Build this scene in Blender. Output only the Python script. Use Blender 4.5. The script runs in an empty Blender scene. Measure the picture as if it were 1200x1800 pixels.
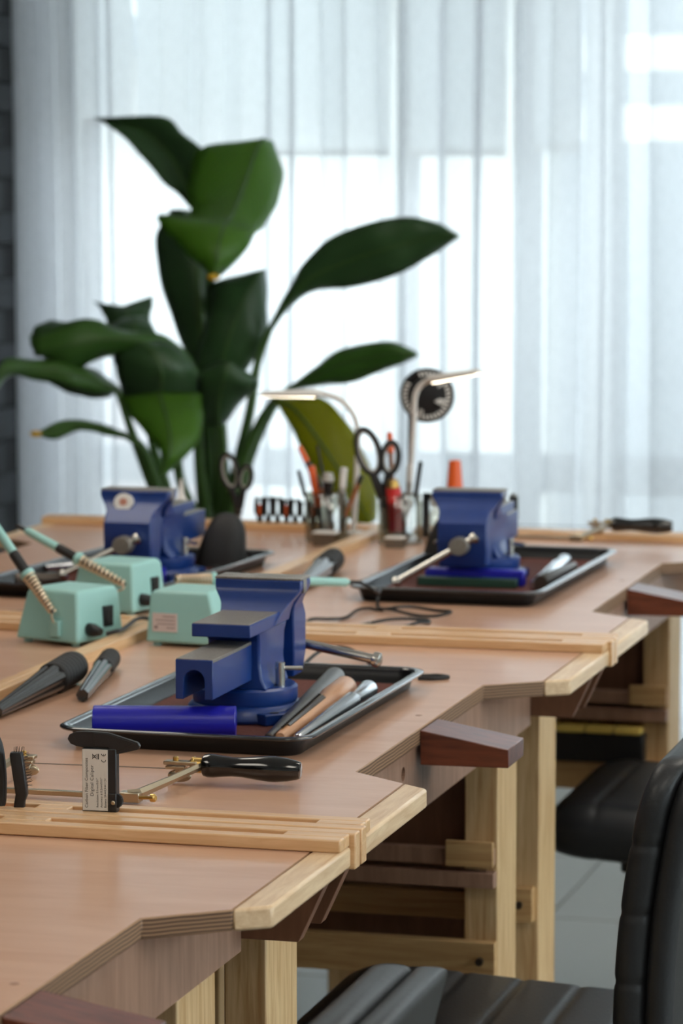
import bpy, bmesh, math, random
from mathutils import Vector, Matrix

scene = bpy.context.scene
COL = scene.collection
R = math.radians
PI = math.pi
random.seed(7)

# ------------------------------------------------------------------ camera
cam_d = bpy.data.cameras.new('camera')
cam = bpy.data.objects.new('camera', cam_d)
COL.objects.link(cam)
cam.location = (0.0, 0.0, 1.53)
cam.rotation_euler = (R(90 - 5.938), 0.0, R(15.25))
cam_d.sensor_fit = 'VERTICAL'
cam_d.sensor_height = 36.0
cam_d.sensor_width = 24.0
cam_d.lens = 114.8
cam_d.clip_start = 0.05
cam_d.clip_end = 200
cam_d.dof.use_dof = True
cam_d.dof.focus_distance = 3.25
cam_d.dof.aperture_fstop = 8.5
scene.camera = cam

# ------------------------------------------------------------------ world, exposure
world = bpy.data.worlds.new('world')
scene.world = world
world.use_nodes = True
bg = world.node_tree.nodes['Background']
bg.inputs['Color'].default_value = (0.97, 0.98, 1.0, 1)
bg.inputs['Strength'].default_value = 5.7
scene.view_settings.view_transform = 'Standard'
scene.view_settings.look = 'None'
scene.view_settings.exposure = 0.0
scene.view_settings.gamma = 1.0
scene.view_settings.use_curve_mapping = False

# ------------------------------------------------------------------ helpers
def lin(c):
    out = []
    for v in c:
        v = v / 255.0
        out.append(v / 12.92 if v <= 0.04045 else ((v + 0.055) / 1.055) ** 2.4)
    return tuple(out)


def tag(o, label, cat, group=None):
    o['label'] = label
    o['category'] = cat
    if group:
        o['group'] = group
    return o


def thing(name, label, cat, loc=(0, 0, 0), rot=(0, 0, 0), group=None):
    o = bpy.data.objects.new(name, None)
    COL.objects.link(o)
    o.empty_display_size = 0.05
    o.location = loc
    o.rotation_euler = rot
    return tag(o, label, cat, group)


def copy_tree(o, parent=None):
    c = o.copy()
    COL.objects.link(c)
    c.parent = parent
    for ch in list(o.children):
        copy_tree(ch, c)
    return c


class B:
    """collects shapes in one bmesh and links them as one mesh object"""

    def __init__(self):
        self.bm = bmesh.new()
        self.mi = 0

    def _f(self, vs):
        try:
            f = self.bm.faces.new(vs)
            f.material_index = self.mi
            return f
        except ValueError:
            return None

    def box(self, x0, x1, y0, y1, z0, z1, M=None):
        co = [(x0, y0, z0), (x1, y0, z0), (x1, y1, z0), (x0, y1, z0),
              (x0, y0, z1), (x1, y0, z1), (x1, y1, z1), (x0, y1, z1)]
        v = [self.bm.verts.new((M @ Vector(c)) if M else c) for c in co]
        for q in ((3, 2, 1, 0), (4, 5, 6, 7), (0, 1, 5, 4), (1, 2, 6, 5), (2, 3, 7, 6), (3, 0, 4, 7)):
            self._f([v[i] for i in q])
        return self

    def loft(self, rings, cap=True, closed=True):
        vr = [[self.bm.verts.new(p) for p in r] for r in rings]
        n = len(rings[0])
        for a, b in zip(vr[:-1], vr[1:]):
            for i in range(n if closed else n - 1):
                j = (i + 1) % n
                self._f([a[i], a[j], b[j], b[i]])
        if cap and closed:
            self._f(list(reversed(vr[0])))
            self._f(vr[-1])
        return self

    def prism(self, pts, axis, a0, a1):
        """polygon pts in the two other axes (order xyz), pushed along axis"""
        def P(p, a):
            if axis == 'x':
                return (a, p[0], p[1])
            if axis == 'y':
                return (p[0], a, p[1])
            return (p[0], p[1], a)
        return self.loft([[P(p, a0) for p in pts], [P(p, a1) for p in pts]])

    def lathe(self, prof, p0=(0, 0, 0), d=(0, 0, 1), seg=24, cap=True, shape=None):
        """prof = [(radius, distance along d)]"""
        p0 = Vector(p0)
        d = Vector(d).normalized()
        u = d.orthogonal().normalized()
        w = d.cross(u)
        rings = []
        for r, t in prof:
            ring = []
            for i in range(seg):
                a = 2 * PI * i / seg
                rr = r * (shape(a, t) if shape else 1.0)
                ring.append(p0 + d * t + (u * math.cos(a) + w * math.sin(a)) * rr)
            rings.append(ring)
        return self.loft(rings, cap=cap)

    def cyl(self, p0, p1, r0, r1=None, seg=16):
        p0 = Vector(p0)
        p1 = Vector(p1)
        r1 = r0 if r1 is None else r1
        return self.lathe([(r0, 0), (r1, (p1 - p0).length)], p0, p1 - p0, seg)

    def tube(self, pts, r, seg=8, cap=True):
        pts = [Vector(p) for p in pts]
        rr = r if isinstance(r, (list, tuple)) else [r] * len(pts)
        t0 = (pts[1] - pts[0]).normalized()
        u = t0.orthogonal().normalized()
        rings = []
        for i, p in enumerate(pts):
            a = pts[max(i - 1, 0)]
            b = pts[min(i + 1, len(pts) - 1)]
            t = (b - a).normalized()
            u = (u - t * u.dot(t))
            if u.length < 1e-6:
                u = t.orthogonal()
            u.normalize()
            w = t.cross(u)
            rings.append([p + (u * math.cos(2 * PI * k / seg) + w * math.sin(2 * PI * k / seg)) * rr[i]
                          for k in range(seg)])
        return self.loft(rings, cap=cap)

    def ball(self, c, r, seg=16, n=10, sc=(1, 1, 1)):
        c = Vector(c)
        rings = []
        for i in range(n + 1):
            a = -PI / 2 + PI * i / n
            rr = max(math.cos(a), 0.01) * r
            rings.append([c + Vector((rr * math.cos(2 * PI * k / seg) * sc[0],
                                      rr * math.sin(2 * PI * k / seg) * sc[1],
                                      r * math.sin(a) * sc[2])) for k in range(seg)])
        return self.loft(rings)

    def done(self, name, mat, parent=None, bevel=0, angle=35, smooth=True, segs=2, subsurf=0, loc=None, rot=None):
        me = bpy.data.meshes.new(name)
        bmesh.ops.recalc_face_normals(self.bm, faces=self.bm.faces)
        self.bm.to_mesh(me)
        self.bm.free()
        for m in (mat if isinstance(mat, (list, tuple)) else [mat]):
            me.materials.append(m)
        o = bpy.data.objects.new(name, me)
        COL.objects.link(o)
        if parent:
            o.parent = parent
        if loc:
            o.location = loc
        if rot:
            o.rotation_euler = rot
        if smooth:
            me.shade_smooth()
            me.set_sharp_from_angle(angle=R(angle))
        if bevel:
            m = o.modifiers.new('bevel', 'BEVEL')
            m.width = bevel
            m.segments = segs
            m.limit_method = 'ANGLE'
            m.angle_limit = R(40)
            m.harden_normals = False
        if subsurf:
            m = o.modifiers.new('subsurf', 'SUBSURF')
            m.levels = subsurf
            m.render_levels = subsurf
        return o


def smooth_path(pts, n=8):
    """Catmull-Rom through points"""
    P = [Vector(p) for p in pts]
    P = [P[0] * 2 - P[1]] + P + [P[-1] * 2 - P[-2]]
    out = []
    for i in range(1, len(P) - 2):
        for k in range(n):
            t = k / n
            a, b, c, d = P[i - 1], P[i], P[i + 1], P[i + 2]
            out.append(0.5 * ((2 * b) + (c - a) * t + (2 * a - 5 * b + 4 * c - d) * t * t
                              + (3 * b - a - 3 * c + d) * t ** 3))
    out.append(P[-2])
    return out


def rrect(cx, cy, hx, hy, r, n=5):
    """rounded rectangle outline as 2-d points"""
    pts = []
    for sx, sy, a0 in ((1, 1, 0), (-1, 1, 90), (-1, -1, 180), (1, -1, 270)):
        for k in range(n + 1):
            a = R(a0 + 90 * k / n)
            pts.append((cx + sx * (hx - r) + r * math.cos(a), cy + sy * (hy - r) + r * math.sin(a)))
    return pts


# ------------------------------------------------------------------ materials
MATS = {}


def base_mat(name):
    m = bpy.data.materials.new(name)
    m.use_nodes = True
    MATS[name] = m
    nt = m.node_tree
    return m, nt, nt.nodes['Principled BSDF']


def plain(name, rgb, rough=0.5, metal=0.0, var=0.06, scale=40.0, bump=0.0, coat=0.0, sheen=0.0, trans=0.0, ior=1.5, spec=0.5):
    """one colour with a little procedural unevenness"""
    m, nt, p = base_mat(name)
    c = lin(rgb)
    tc = nt.nodes.new('ShaderNodeTexCoord')
    nz = nt.nodes.new('ShaderNodeTexNoise')
    nz.inputs['Scale'].default_value = scale
    nz.inputs['Detail'].default_value = 4
    nt.links.new(tc.outputs['Object'], nz.inputs['Vector'])
    mx = nt.nodes.new('ShaderNodeMix')
    mx.data_type = 'RGBA'
    mx.inputs[6].default_value = tuple(v * (1 - var) for v in c) + (1,)
    mx.inputs[7].default_value = tuple(min(1, v * (1 + var)) for v in c) + (1,)
    nt.links.new(nz.outputs['Fac'], mx.inputs[0])
    nt.links.new(mx.outputs[2], p.inputs['Base Color'])
    p.inputs['Roughness'].default_value = rough
    p.inputs['Metallic'].default_value = metal
    p.inputs['Coat Weight'].default_value = coat
    p.inputs['Coat Roughness'].default_value = 0.1
    p.inputs['Transmission Weight'].default_value = trans
    p.inputs['IOR'].default_value = ior
    p.inputs['Specular IOR Level'].default_value = spec
    if bump:
        b = nt.nodes.new('ShaderNodeBump')
        b.inputs['Strength'].default_value = bump
        b.inputs['Distance'].default_value = 0.002
        nt.links.new(nz.outputs['Fac'], b.inputs['Height'])
        nt.links.new(b.outputs['Normal'], p.inputs['Normal'])
    return m


def wood(name, c1, c2, axis='x', scale=9.0, stretch=9.0, rough=0.45, coat=0.0, fine=0.5, streak=None):
    """procedural grain running along one axis of the object"""
    m, nt, p = base_mat(name)
    tc = nt.nodes.new('ShaderNodeTexCoord')
    mp = nt.nodes.new('ShaderNodeMapping')
    s = {'x': (1, stretch, stretch), 'y': (stretch, 1, stretch), 'z': (stretch, stretch, 1)}[axis]
    mp.inputs['Scale'].default_value = s
    oi = nt.nodes.new('ShaderNodeObjectInfo')
    ad = nt.nodes.new('ShaderNodeVectorMath')
    ad.operation = 'ADD'
    cb = nt.nodes.new('ShaderNodeCombineXYZ')
    ml = nt.nodes.new('ShaderNodeMath')
    ml.operation = 'MULTIPLY'
    ml.inputs[1].default_value = 7.0
    nt.links.new(oi.outputs['Random'], ml.inputs[0])
    for k in range(3):
        nt.links.new(ml.outputs[0], cb.inputs[k])
    nt.links.new(tc.outputs['Object'], ad.inputs[0])
    nt.links.new(cb.outputs[0], ad.inputs[1])
    nt.links.new(ad.outputs[0], mp.inputs['Vector'])
    n1 = nt.nodes.new('ShaderNodeTexNoise')
    n1.inputs['Scale'].default_value = scale
    n1.inputs['Detail'].default_value = 6
    n1.inputs['Roughness'].default_value = 0.62
    n1.inputs['Distortion'].default_value = 0.6
    nt.links.new(mp.outputs[0], n1.inputs['Vector'])
    rmp = nt.nodes.new('ShaderNodeValToRGB')
    rmp.color_ramp.elements[0].position = 0.32
    rmp.color_ramp.elements[1].position = 0.68
    rmp.color_ramp.elements[0].color = lin(c1) + (1,)
    rmp.color_ramp.elements[1].color = lin(c2) + (1,)
    if streak:
        e = rmp.color_ramp.elements.new(0.22)
        e.color = lin(streak) + (1,)
    nt.links.new(n1.outputs['Fac'], rmp.inputs[0])
    nt.links.new(rmp.outputs[0], p.inputs['Base Color'])
    p.inputs['Roughness'].default_value = rough
    p.inputs['Coat Weight'].default_value = coat
    p.inputs['Coat Roughness'].default_value = 0.18
    b = nt.nodes.new('ShaderNodeBump')
    b.inputs['Strength'].default_value = 0.08 * fine
    b.inputs['Distance'].default_value = 0.001
    nt.links.new(n1.outputs['Fac'], b.inputs['Height'])
    nt.links.new(b.outputs['Normal'], p.inputs['Normal'])
    return m


def ply_edge(name, c1, c2, period=0.0036):
    """the glued layers that show on a cut plywood edge"""
    m, nt, p = base_mat(name)
    tc = nt.nodes.new('ShaderNodeTexCoord')
    sp = nt.nodes.new('ShaderNodeSeparateXYZ')
    nt.links.new(tc.outputs['Object'], sp.inputs[0])
    nz = nt.nodes.new('ShaderNodeTexNoise')
    nz.inputs['Scale'].default_value = 25
    nt.links.new(tc.outputs['Object'], nz.inputs['Vector'])
    mu = nt.nodes.new('ShaderNodeMath')
    mu.operation = 'MULTIPLY'
    mu.inputs[1].default_value = 2 * PI / period
    nt.links.new(sp.outputs[2], mu.inputs[0])
    ad = nt.nodes.new('ShaderNodeMath')
    ad.operation = 'MULTIPLY_ADD'
    ad.inputs[1].default_value = 5.0
    nt.links.new(nz.outputs['Fac'], ad.inputs[0])
    nt.links.new(mu.outputs[0], ad.inputs[2])
    si = nt.nodes.new('ShaderNodeMath')
    si.operation = 'SINE'
    nt.links.new(ad.outputs[0], si.inputs[0])
    rmp = nt.nodes.new('ShaderNodeValToRGB')
    rmp.color_ramp.elements[0].color = lin(c1) + (1,)
    rmp.color_ramp.elements[1].color = lin(c2) + (1,)
    mr = nt.nodes.new('ShaderNodeMapRange')
    mr.inputs['From Min'].default_value = -1
    mr.inputs['From Max'].default_value = 1
    nt.links.new(si.outputs[0], mr.inputs['Value'])
    nt.links.new(mr.outputs[0], rmp.inputs[0])
    nt.links.new(rmp.outputs[0], p.inputs['Base Color'])
    p.inputs['Roughness'].default_value = 0.6
    return m


def cloth_mat(name, rgb, see=0.3, trl=0.6):
    """thin woven cloth: part gaps, part light passing through the threads"""
    m, nt, p = base_mat(name)
    out = nt.nodes['Material Output']
    nt.nodes.remove(p)
    c = lin(rgb) + (1,)
    tr = nt.nodes.new('ShaderNodeBsdfTransparent')
    tl = nt.nodes.new('ShaderNodeBsdfTranslucent')
    df = nt.nodes.new('ShaderNodeBsdfDiffuse')
    tl.inputs['Color'].default_value = c
    df.inputs['Color'].default_value = c
    m1 = nt.nodes.new('ShaderNodeMixShader')
    m1.inputs[0].default_value = trl
    nt.links.new(df.outputs[0], m1.inputs[1])
    nt.links.new(tl.outputs[0], m1.inputs[2])
    m2 = nt.nodes.new('ShaderNodeMixShader')
    tc = nt.nodes.new('ShaderNodeTexCoord')
    mp = nt.nodes.new('ShaderNodeMapping')
    mp.inputs['Scale'].default_value = (260, 260, 40)
    nz = nt.nodes.new('ShaderNodeTexNoise')
    nz.inputs['Scale'].default_value = 1.0
    nz.inputs['Detail'].default_value = 2
    nt.links.new(tc.outputs['Object'], mp.inputs['Vector'])
    nt.links.new(mp.outputs[0], nz.inputs['Vector'])
    mr = nt.nodes.new('ShaderNodeMapRange')
    mr.inputs['To Min'].default_value = 1 - see - 0.12
    mr.inputs['To Max'].default_value = 1 - see + 0.12
    nt.links.new(nz.outputs['Fac'], mr.inputs['Value'])
    nt.links.new(mr.outputs[0], m2.inputs[0])
    nt.links.new(tr.outputs[0], m2.inputs[1])
    nt.links.new(m1.outputs[0], m2.inputs[2])
    nt.links.new(m2.outputs[0], out.inputs['Surface'])
    return m


def clear_mat(name, rgb=(245, 250, 252), gloss=0.08, rough=0.02):
    """thin clear glass or plastic: lets light through, mirrors a little"""
    m, nt, p = base_mat(name)
    out = nt.nodes['Material Output']
    nt.nodes.remove(p)
    tr = nt.nodes.new('ShaderNodeBsdfTransparent')
    tr.inputs['Color'].default_value = lin(rgb) + (1,)
    gl = nt.nodes.new('ShaderNodeBsdfGlossy')
    gl.inputs['Roughness'].default_value = rough
    mx = nt.nodes.new('ShaderNodeMixShader')
    mx.inputs[0].default_value = gloss
    nt.links.new(tr.outputs[0], mx.inputs[1])
    nt.links.new(gl.outputs[0], mx.inputs[2])
    nt.links.new(mx.outputs[0], out.inputs['Surface'])
    return m


def glow_mat(name, rgb, strength):
    m, nt, p = base_mat(name)
    p.inputs['Base Color'].default_value = lin(rgb) + (1,)
    p.inputs['Emission Color'].default_value = lin(rgb) + (1,)
    p.inputs['Emission Strength'].default_value = strength
    return m


def leaf_mat(name, c1, c2, trl=0.35, rough=0.35):
    """glossy leaf with fine parallel veins, some light passing through"""
    m, nt, p = base_mat(name)
    out = nt.nodes['Material Output']
    at = nt.nodes.new('ShaderNodeUVMap')
    sp = nt.nodes.new('ShaderNodeSeparateXYZ')
    nt.links.new(at.outputs[0], sp.inputs[0])
    mu = nt.nodes.new('ShaderNodeMath')
    mu.operation = 'ABSOLUTE'
    nt.links.new(sp.outputs[0], mu.inputs[0])
    ma = nt.nodes.new('ShaderNodeMath')
    ma.operation = 'MULTIPLY_ADD'
    ma.inputs[1].default_value = -0.35
    nt.links.new(mu.outputs[0], ma.inputs[0])
    nt.links.new(sp.outputs[1], ma.inputs[2])
    fr = nt.nodes.new('ShaderNodeMath')
    fr.operation = 'MULTIPLY'
    fr.inputs[1].default_value = 150.0
    nt.links.new(ma.outputs[0], fr.inputs[0])
    si = nt.nodes.new('ShaderNodeMath')
    si.operation = 'SINE'
    nt.links.new(fr.outputs[0], si.inputs[0])
    mr = nt.nodes.new('ShaderNodeMapRange')
    mr.inputs['From Min'].default_value = -1
    mr.inputs['From Max'].default_value = 1
    nt.links.new(si.outputs[0], mr.inputs['Value'])
    tc = nt.nodes.new('ShaderNodeTexCoord')
    nz = nt.nodes.new('ShaderNodeTexNoise')
    nz.inputs['Scale'].default_value = 7
    nt.links.new(tc.outputs['Object'], nz.inputs['Vector'])
    mx = nt.nodes.new('ShaderNodeMix')
    mx.data_type = 'RGBA'
    mx.inputs[6].default_value = lin(c1) + (1,)
    mx.inputs[7].default_value = lin(c2) + (1,)
    av = nt.nodes.new('ShaderNodeMath')
    av.operation = 'MULTIPLY_ADD'
    av.inputs[1].default_value = 0.25
    nt.links.new(mr.outputs[0], av.inputs[0])
    nt.links.new(nz.outputs['Fac'], av.inputs[2])
    nt.links.new(av.outputs[0], mx.inputs[0])
    nt.links.new(mx.outputs[2], p.inputs['Base Color'])
    p.inputs['Roughness'].default_value = rough
    b = nt.nodes.new('ShaderNodeBump')
    b.inputs['Strength'].default_value = 0.25
    b.inputs['Distance'].default_value = 0.002
    nt.links.new(mr.outputs[0], b.inputs['Height'])
    nt.links.new(b.outputs['Normal'], p.inputs['Normal'])
    tl = nt.nodes.new('ShaderNodeBsdfTranslucent')
    nt.links.new(mx.outputs[2], tl.inputs['Color'])
    ms = nt.nodes.new('ShaderNodeMixShader')
    ms.inputs[0].default_value = trl
    nt.links.new(p.outputs[0], ms.inputs[1])
    nt.links.new(tl.outputs[0], ms.inputs[2])
    nt.links.new(ms.outputs[0], out.inputs['Surface'])
    return m


M_top = wood('bench_top_veneer', (196, 150, 120), (210, 168, 140), 'x', 5, 5, 0.34, 0.35, 0.3)
M_ply = ply_edge('plywood_edge', (84, 58, 40), (158, 122, 90))
M_maple = wood('pale_edge_band', (206, 170, 130), (232, 204, 166), 'y', 12, 10, 0.42, 0.2)
M_rail = wood('golden_rail', (206, 160, 112), (228, 188, 142), 'x', 10, 14, 0.38, 0.25)
M_ridge = wood('ridge_wood', (206, 164, 118), (228, 192, 148), 'y', 10, 14, 0.42, 0.15)
M_pine = wood('pine_post', (184, 142, 92), (222, 190, 142), 'z', 8, 16, 0.55, 0.0, 0.6)
M_pinex = wood('pine_board', (176, 134, 84), (206, 168, 116), 'x', 8, 14, 0.55)
M_apron = wood('apron_ply', (142, 106, 85), (168, 130, 107), 'z', 8, 10, 0.5)
M_brown = wood('brown_panel', (104, 68, 48), (128, 88, 64), 'z', 6, 6, 0.55)
M_pin = wood('dark_hardwood', (78, 34, 20), (122, 62, 40), 'x', 10, 12, 0.35, 0.3)
M_blue = plain('vise_blue_paint', (10, 50, 118), 0.4, 0.0, 0.1, 60, 0.05, 0.12)
M_cast = plain('machined_iron', (148, 143, 136), 0.45, 0.75, 0.38, 420, 0.3)
M_steel = plain('bright_steel', (196, 194, 188), 0.25, 1.0, 0.08, 90)
M_dsteel = plain('dark_steel', (96, 88, 82), 0.36, 0.9, 0.12, 60)
M_alu = plain('polished_aluminium', (216, 218, 222), 0.2, 1.0, 0.05, 30)
M_brass = plain('brass', (206, 170, 100), 0.28, 1.0, 0.1, 60)
M_nickel = plain('nickel_plate', (186, 172, 148), 0.32, 1.0, 0.1, 60)
M_tray = plain('black_enamel_tray', (18, 19, 21), 0.36, 0.0, 0.15, 50, 0.0, 0.04, spec=0.28)
M_rim = plain('highlight_tray_rim', (30, 31, 34), 0.16, 0.0, 0.1, 40, 0.0, 0.7)  # same enamel as the tray, lighter and glossier for the rim's highlight
M_liner = plain('brown_grit_liner', (96, 48, 38), 0.8, 0.0, 0.3, 260, 0.5)
M_wax = plain('blue_wax', (34, 34, 168), 0.3, 0.0, 0.06, 20, 0.0, 0.2)
M_gwax = plain('green_wax', (34, 66, 54), 0.4, 0.0, 0.08, 20)
M_mint = plain('mint_plastic', (152, 199, 193), 0.42, 0.0, 0.03, 20)
M_black = plain('black_plastic', (24, 24, 26), 0.4, 0.0, 0.1, 60)
M_rubber = plain('black_rubber', (34, 33, 33), 0.65, 0.0, 0.15, 80, 0.1)
M_lacq = plain('black_lacquer', (10, 10, 11), 0.12, 0.0, 0.1, 20, 0.0, 0.6)
M_leather = plain('black_leatherette', (28, 30, 33), 0.46, 0.0, 0.12, 220, 0.2, 0.06)
M_cord = plain('black_cord', (20, 20, 21), 0.5, 0.0, 0.1, 60)
M_flute = plain('smoked_black_plastic', (46, 42, 40), 0.22, 0.0, 0.15, 40, 0.0, 0.4)
M_ring = wood('ring_stick_wood', (178, 128, 92), (204, 156, 120), 'y', 10, 10, 0.4, 0.2)
M_white = plain('white_plastic', (226, 222, 216), 0.4, 0.0, 0.03, 20)
M_paper = plain('label_paper', (206, 200, 192), 0.6, 0.0, 0.03, 60)
M_ink = plain('label_ink', (44, 40, 40), 0.6, 0.0, 0.05, 60)
M_greyink = plain('faded_ink', (150, 130, 130), 0.6, 0.0, 0.05, 60)
M_orange = plain('orange_plastic', (226, 96, 36), 0.4, 0.0, 0.06, 30)
M_red = plain('red_handle', (196, 44, 44), 0.4, 0.0, 0.06, 30)
M_copper = plain('copper_spring', (234, 212, 184), 0.45, 0.85, 0.1, 60)
M_glass = clear_mat('clear_jar_glass', (226, 226, 220), 0.16)
M_pane = clear_mat('window_glass', (240, 248, 250), 0.05)
M_yellow = plain('yellow_slat', (236, 204, 104), 0.6, 0.0, 0.08, 30)
M_soil = plain('potting_soil', (52, 38, 28), 0.95, 0.0, 0.4, 90, 0.8)
M_pot = plain('charcoal_pot', (60, 60, 62), 0.6, 0.0, 0.1, 20)
M_grey = plain('grey_soft_grip', (170, 166, 158), 0.5, 0.0, 0.08, 30)
M_olive = plain('olive_brown_wood', (150, 96, 60), 0.5, 0.0, 0.15, 40)
# ================================================================== the room
def struct(o):
    o['kind'] = 'structure'
    return o


M_tile = plain('grey_floor_tile', (122, 119, 111), 0.5, 0.0, 0.08, 3)
M_grout = plain('grout', (120, 120, 118), 0.8, 0.0, 0.1, 30)
M_brick = plain('charcoal_brick', (36, 38, 43), 0.65, 0.0, 0.2, 25, 0.4)
M_mortar = plain('charcoal_mortar', (22, 23, 26), 0.85, 0.0, 0.2, 40)
M_wall = plain('white_wall_paint', (222, 222, 220), 0.7, 0.0, 0.03, 5)
M_frame = plain('window_frame_paint', (118, 120, 126), 0.5, 0.0, 0.04, 10)
M_ceil = plain('ceiling_paint', (232, 232, 230), 0.8, 0.0, 0.02, 5)
M_curtain = cloth_mat('sheer_curtain_cloth', (246, 247, 250), 0.24, 0.66)
M_blind = cloth_mat('roller_blind_cloth', (236, 238, 238), 0.16, 0.62)

XL = -3.13          # face of the brick wall
YB = 8.24           # inner face of the back wall
floor = struct(B().box(XL - 0.2, 3.0, -1.5, YB + 0.25, -0.06, -0.006).done('floor', M_grout, smooth=False))
tile = None
TS = 0.6
for i in range(11):
    for j in range(10):
        x = XL + i * TS
        y = 2.3 + j * TS
        if tile is None:
            tile = B().box(0.002, TS - 0.002, 0.002, TS - 0.002, -0.008, 0.0).done('tile', M_tile, floor, 0.0015, segs=1)
            o = tile
        else:
            o = tile.copy()
            COL.objects.link(o)
        o.location = (x, y, 0)
struct(B().box(XL - 0.2, 3.0, -1.5, YB + 0.25, 2.75, 2.85).done('ceiling', M_ceil, smooth=False))

wl = struct(B().box(XL - 0.2, XL - 0.012, -1.5, YB + 0.25, 0, 2.75).done('wall_left', M_mortar, smooth=False))
brick = None
CH = 0.086
for k in range(30):
    for j in range(7):
        y = 6.42 + j * 0.24 + (0.12 if k % 2 else 0.0)
        if brick is None:
            brick = B().box(-0.03, 0.0, 0.005, 0.235, 0.005, CH - 0.005).done('brick', M_brick, wl, 0.003, segs=1)
            o = brick
        else:
            o = brick.copy()
            COL.objects.link(o)
        o.location = (XL + random.uniform(-0.002, 0.002), y, 0.05 + k * CH)

struct(B().box(XL - 0.2, 3.0, -1.7, -1.5, 0, 2.75).done('wall_front', M_wall, smooth=False))
b = B()
for y0, y1, z0, z1 in ((-1.7, 1.0, 0, 2.75), (6.6, YB + 0.25, 0, 2.75), (1.0, 6.6, 0, 0.85), (1.0, 6.6, 2.4, 2.75)):
    b.box(3.0, 3.2, y0, y1, z0, z1)
struct(b.done('wall_right', M_wall, smooth=False))
b = B()
for y0, y1, z0, z1 in ((1.0, 1.06, 0.85, 2.4), (6.54, 6.6, 0.85, 2.4), (1.06, 6.54, 0.85, 0.91), (1.06, 6.54, 2.34, 2.4), (2.8, 2.86, 0.91, 2.34), (4.7, 4.76, 0.91, 2.34)):
    b.box(3.05, 3.12, y0, y1, z0, z1)
w3 = struct(b.done('window_3', M_frame, smooth=False))
for y0, y1 in ((1.06, 2.8), (2.86, 4.7), (4.76, 6.54)):
    B().box(3.08, 3.086, y0, y1, 0.91, 2.34).done('pane', M_pane, w3, smooth=False)
M_panel = glow_mat('panel_light', (255, 246, 232), 6.0)
for x in (-2.1, -0.3, 1.5):
    for y in (1.4, 4.4):
        t = thing('ceiling_light', 'flat light panel on the ceiling, %s, %s' % ({-2.1: 'above the left row', -0.3: 'above the right row edge', 1.5: 'near the right wall'}[x], 'front end' if y < 2 else 'window end'), 'ceiling light', (x, y, 2.75), group='ceiling light panels')
        B().box(-0.32, 0.32, -0.62, 0.62, -0.03, 0).done('panel_frame', M_white, t, smooth=False)
        B().box(-0.30, 0.30, -0.60, 0.60, -0.034, -0.03).done('diffuser', M_panel, t, smooth=False)
# back wall: solid pieces round one wide opening and one to its right
W1 = (-2.975, -1.592)
W2 = (-1.545, 0.35)
ZS, ZT = 0.10, 2.45
b = B()
for x0, x1, z0, z1 in ((XL - 0.2, W1[0], 0, 2.75), (W1[1], W2[0], 0, 2.75), (W2[1], 3.0, 0, 2.75),
                       (W1[0], W1[1], 0, ZS), (W1[0], W1[1], ZT, 2.75), (W2[0], W2[1], 0, ZS), (W2[0], W2[1], ZT, 2.75)):
    b.box(x0, x1, YB, YB + 0.18, z0, z1)
struct(b.done('wall_back', M_wall, smooth=False))


def window(name, x0, x1, mull, rails):
    b = B()
    t = 0.02
    y0, y1 = YB + 0.05, YB + 0.11
    b.box(x0, x0 + t, y0, y1, ZS, ZT)
    b.box(x1 - t, x1, y0, y1, ZS, ZT)
    b.box(x0, x1, y0, y1, ZS, ZS + t)
    b.box(x0, x1, y0, y1, ZT - t, ZT)
    for a, c in rails:
        b.box(x0 + t, x1 - t, y0, y1, a, c)
    for a, c in mull:
        b.box(a, c, y0 - 0.005, y1 + 0.005, ZS + t, ZT - t)
    w = struct(b.done(name, M_frame, smooth=False))
    xs = [x0 + t] + [v for mc in mull for v in mc] + [x1 - t]
    zs = [ZS + t] + [v for rc in rails for v in rc] + [ZT - t]
    for i in range(0, len(xs), 2):
        for k in range(0, len(zs), 2):
            B().box(xs[i], xs[i + 1], YB + 0.078, YB + 0.084, zs[k], zs[k + 1]).done('pane', M_pane, w, smooth=False)
    return w


window('window_1', W1[0], W1[1], [(-2.108, -2.062), (-1.80, -1.735)], [(0.70, 0.80)])
window('window_2', W2[0], W2[1], [(-0.62, -0.57)], [(0.70, 0.80)])
for k, (x0, x1, zb, lab) in enumerate(((-2.95, -2.81, 1.665, 'narrow white roller blind pulled down least, behind the tall plant'),
                                       (-2.80, -2.112, 1.582, 'wide white roller blind half lowered behind the sheer curtain'),
                                       (-2.058, -1.804, 1.582, 'medium white roller blind right of the wide blind'),
                                       (-1.731, -1.615, 1.592, 'narrow white roller blind beside the right hand window'))):
    t = thing('roller_blind', lab, 'blind', ((x0 + x1) / 2, YB - 0.02, zb), group='roller blinds behind the curtain')
    hw = (x1 - x0) / 2
    B().box(-hw, hw, -0.001, 0.001, 0, 2.52 - zb).done('fabric', M_blind, t, smooth=False)
    B().box(-hw, hw, -0.006, 0.006, -0.012, 0.008).done('bottom_bar', M_white, t, 0.002)
    B().cyl((-hw, 0, 2.53 - zb), (hw, 0, 2.53 - zb), 0.02).done('roller', M_white, t)

# sheer curtain: one long gathered cloth, bunched at the brick wall
random.seed(11)
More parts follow.
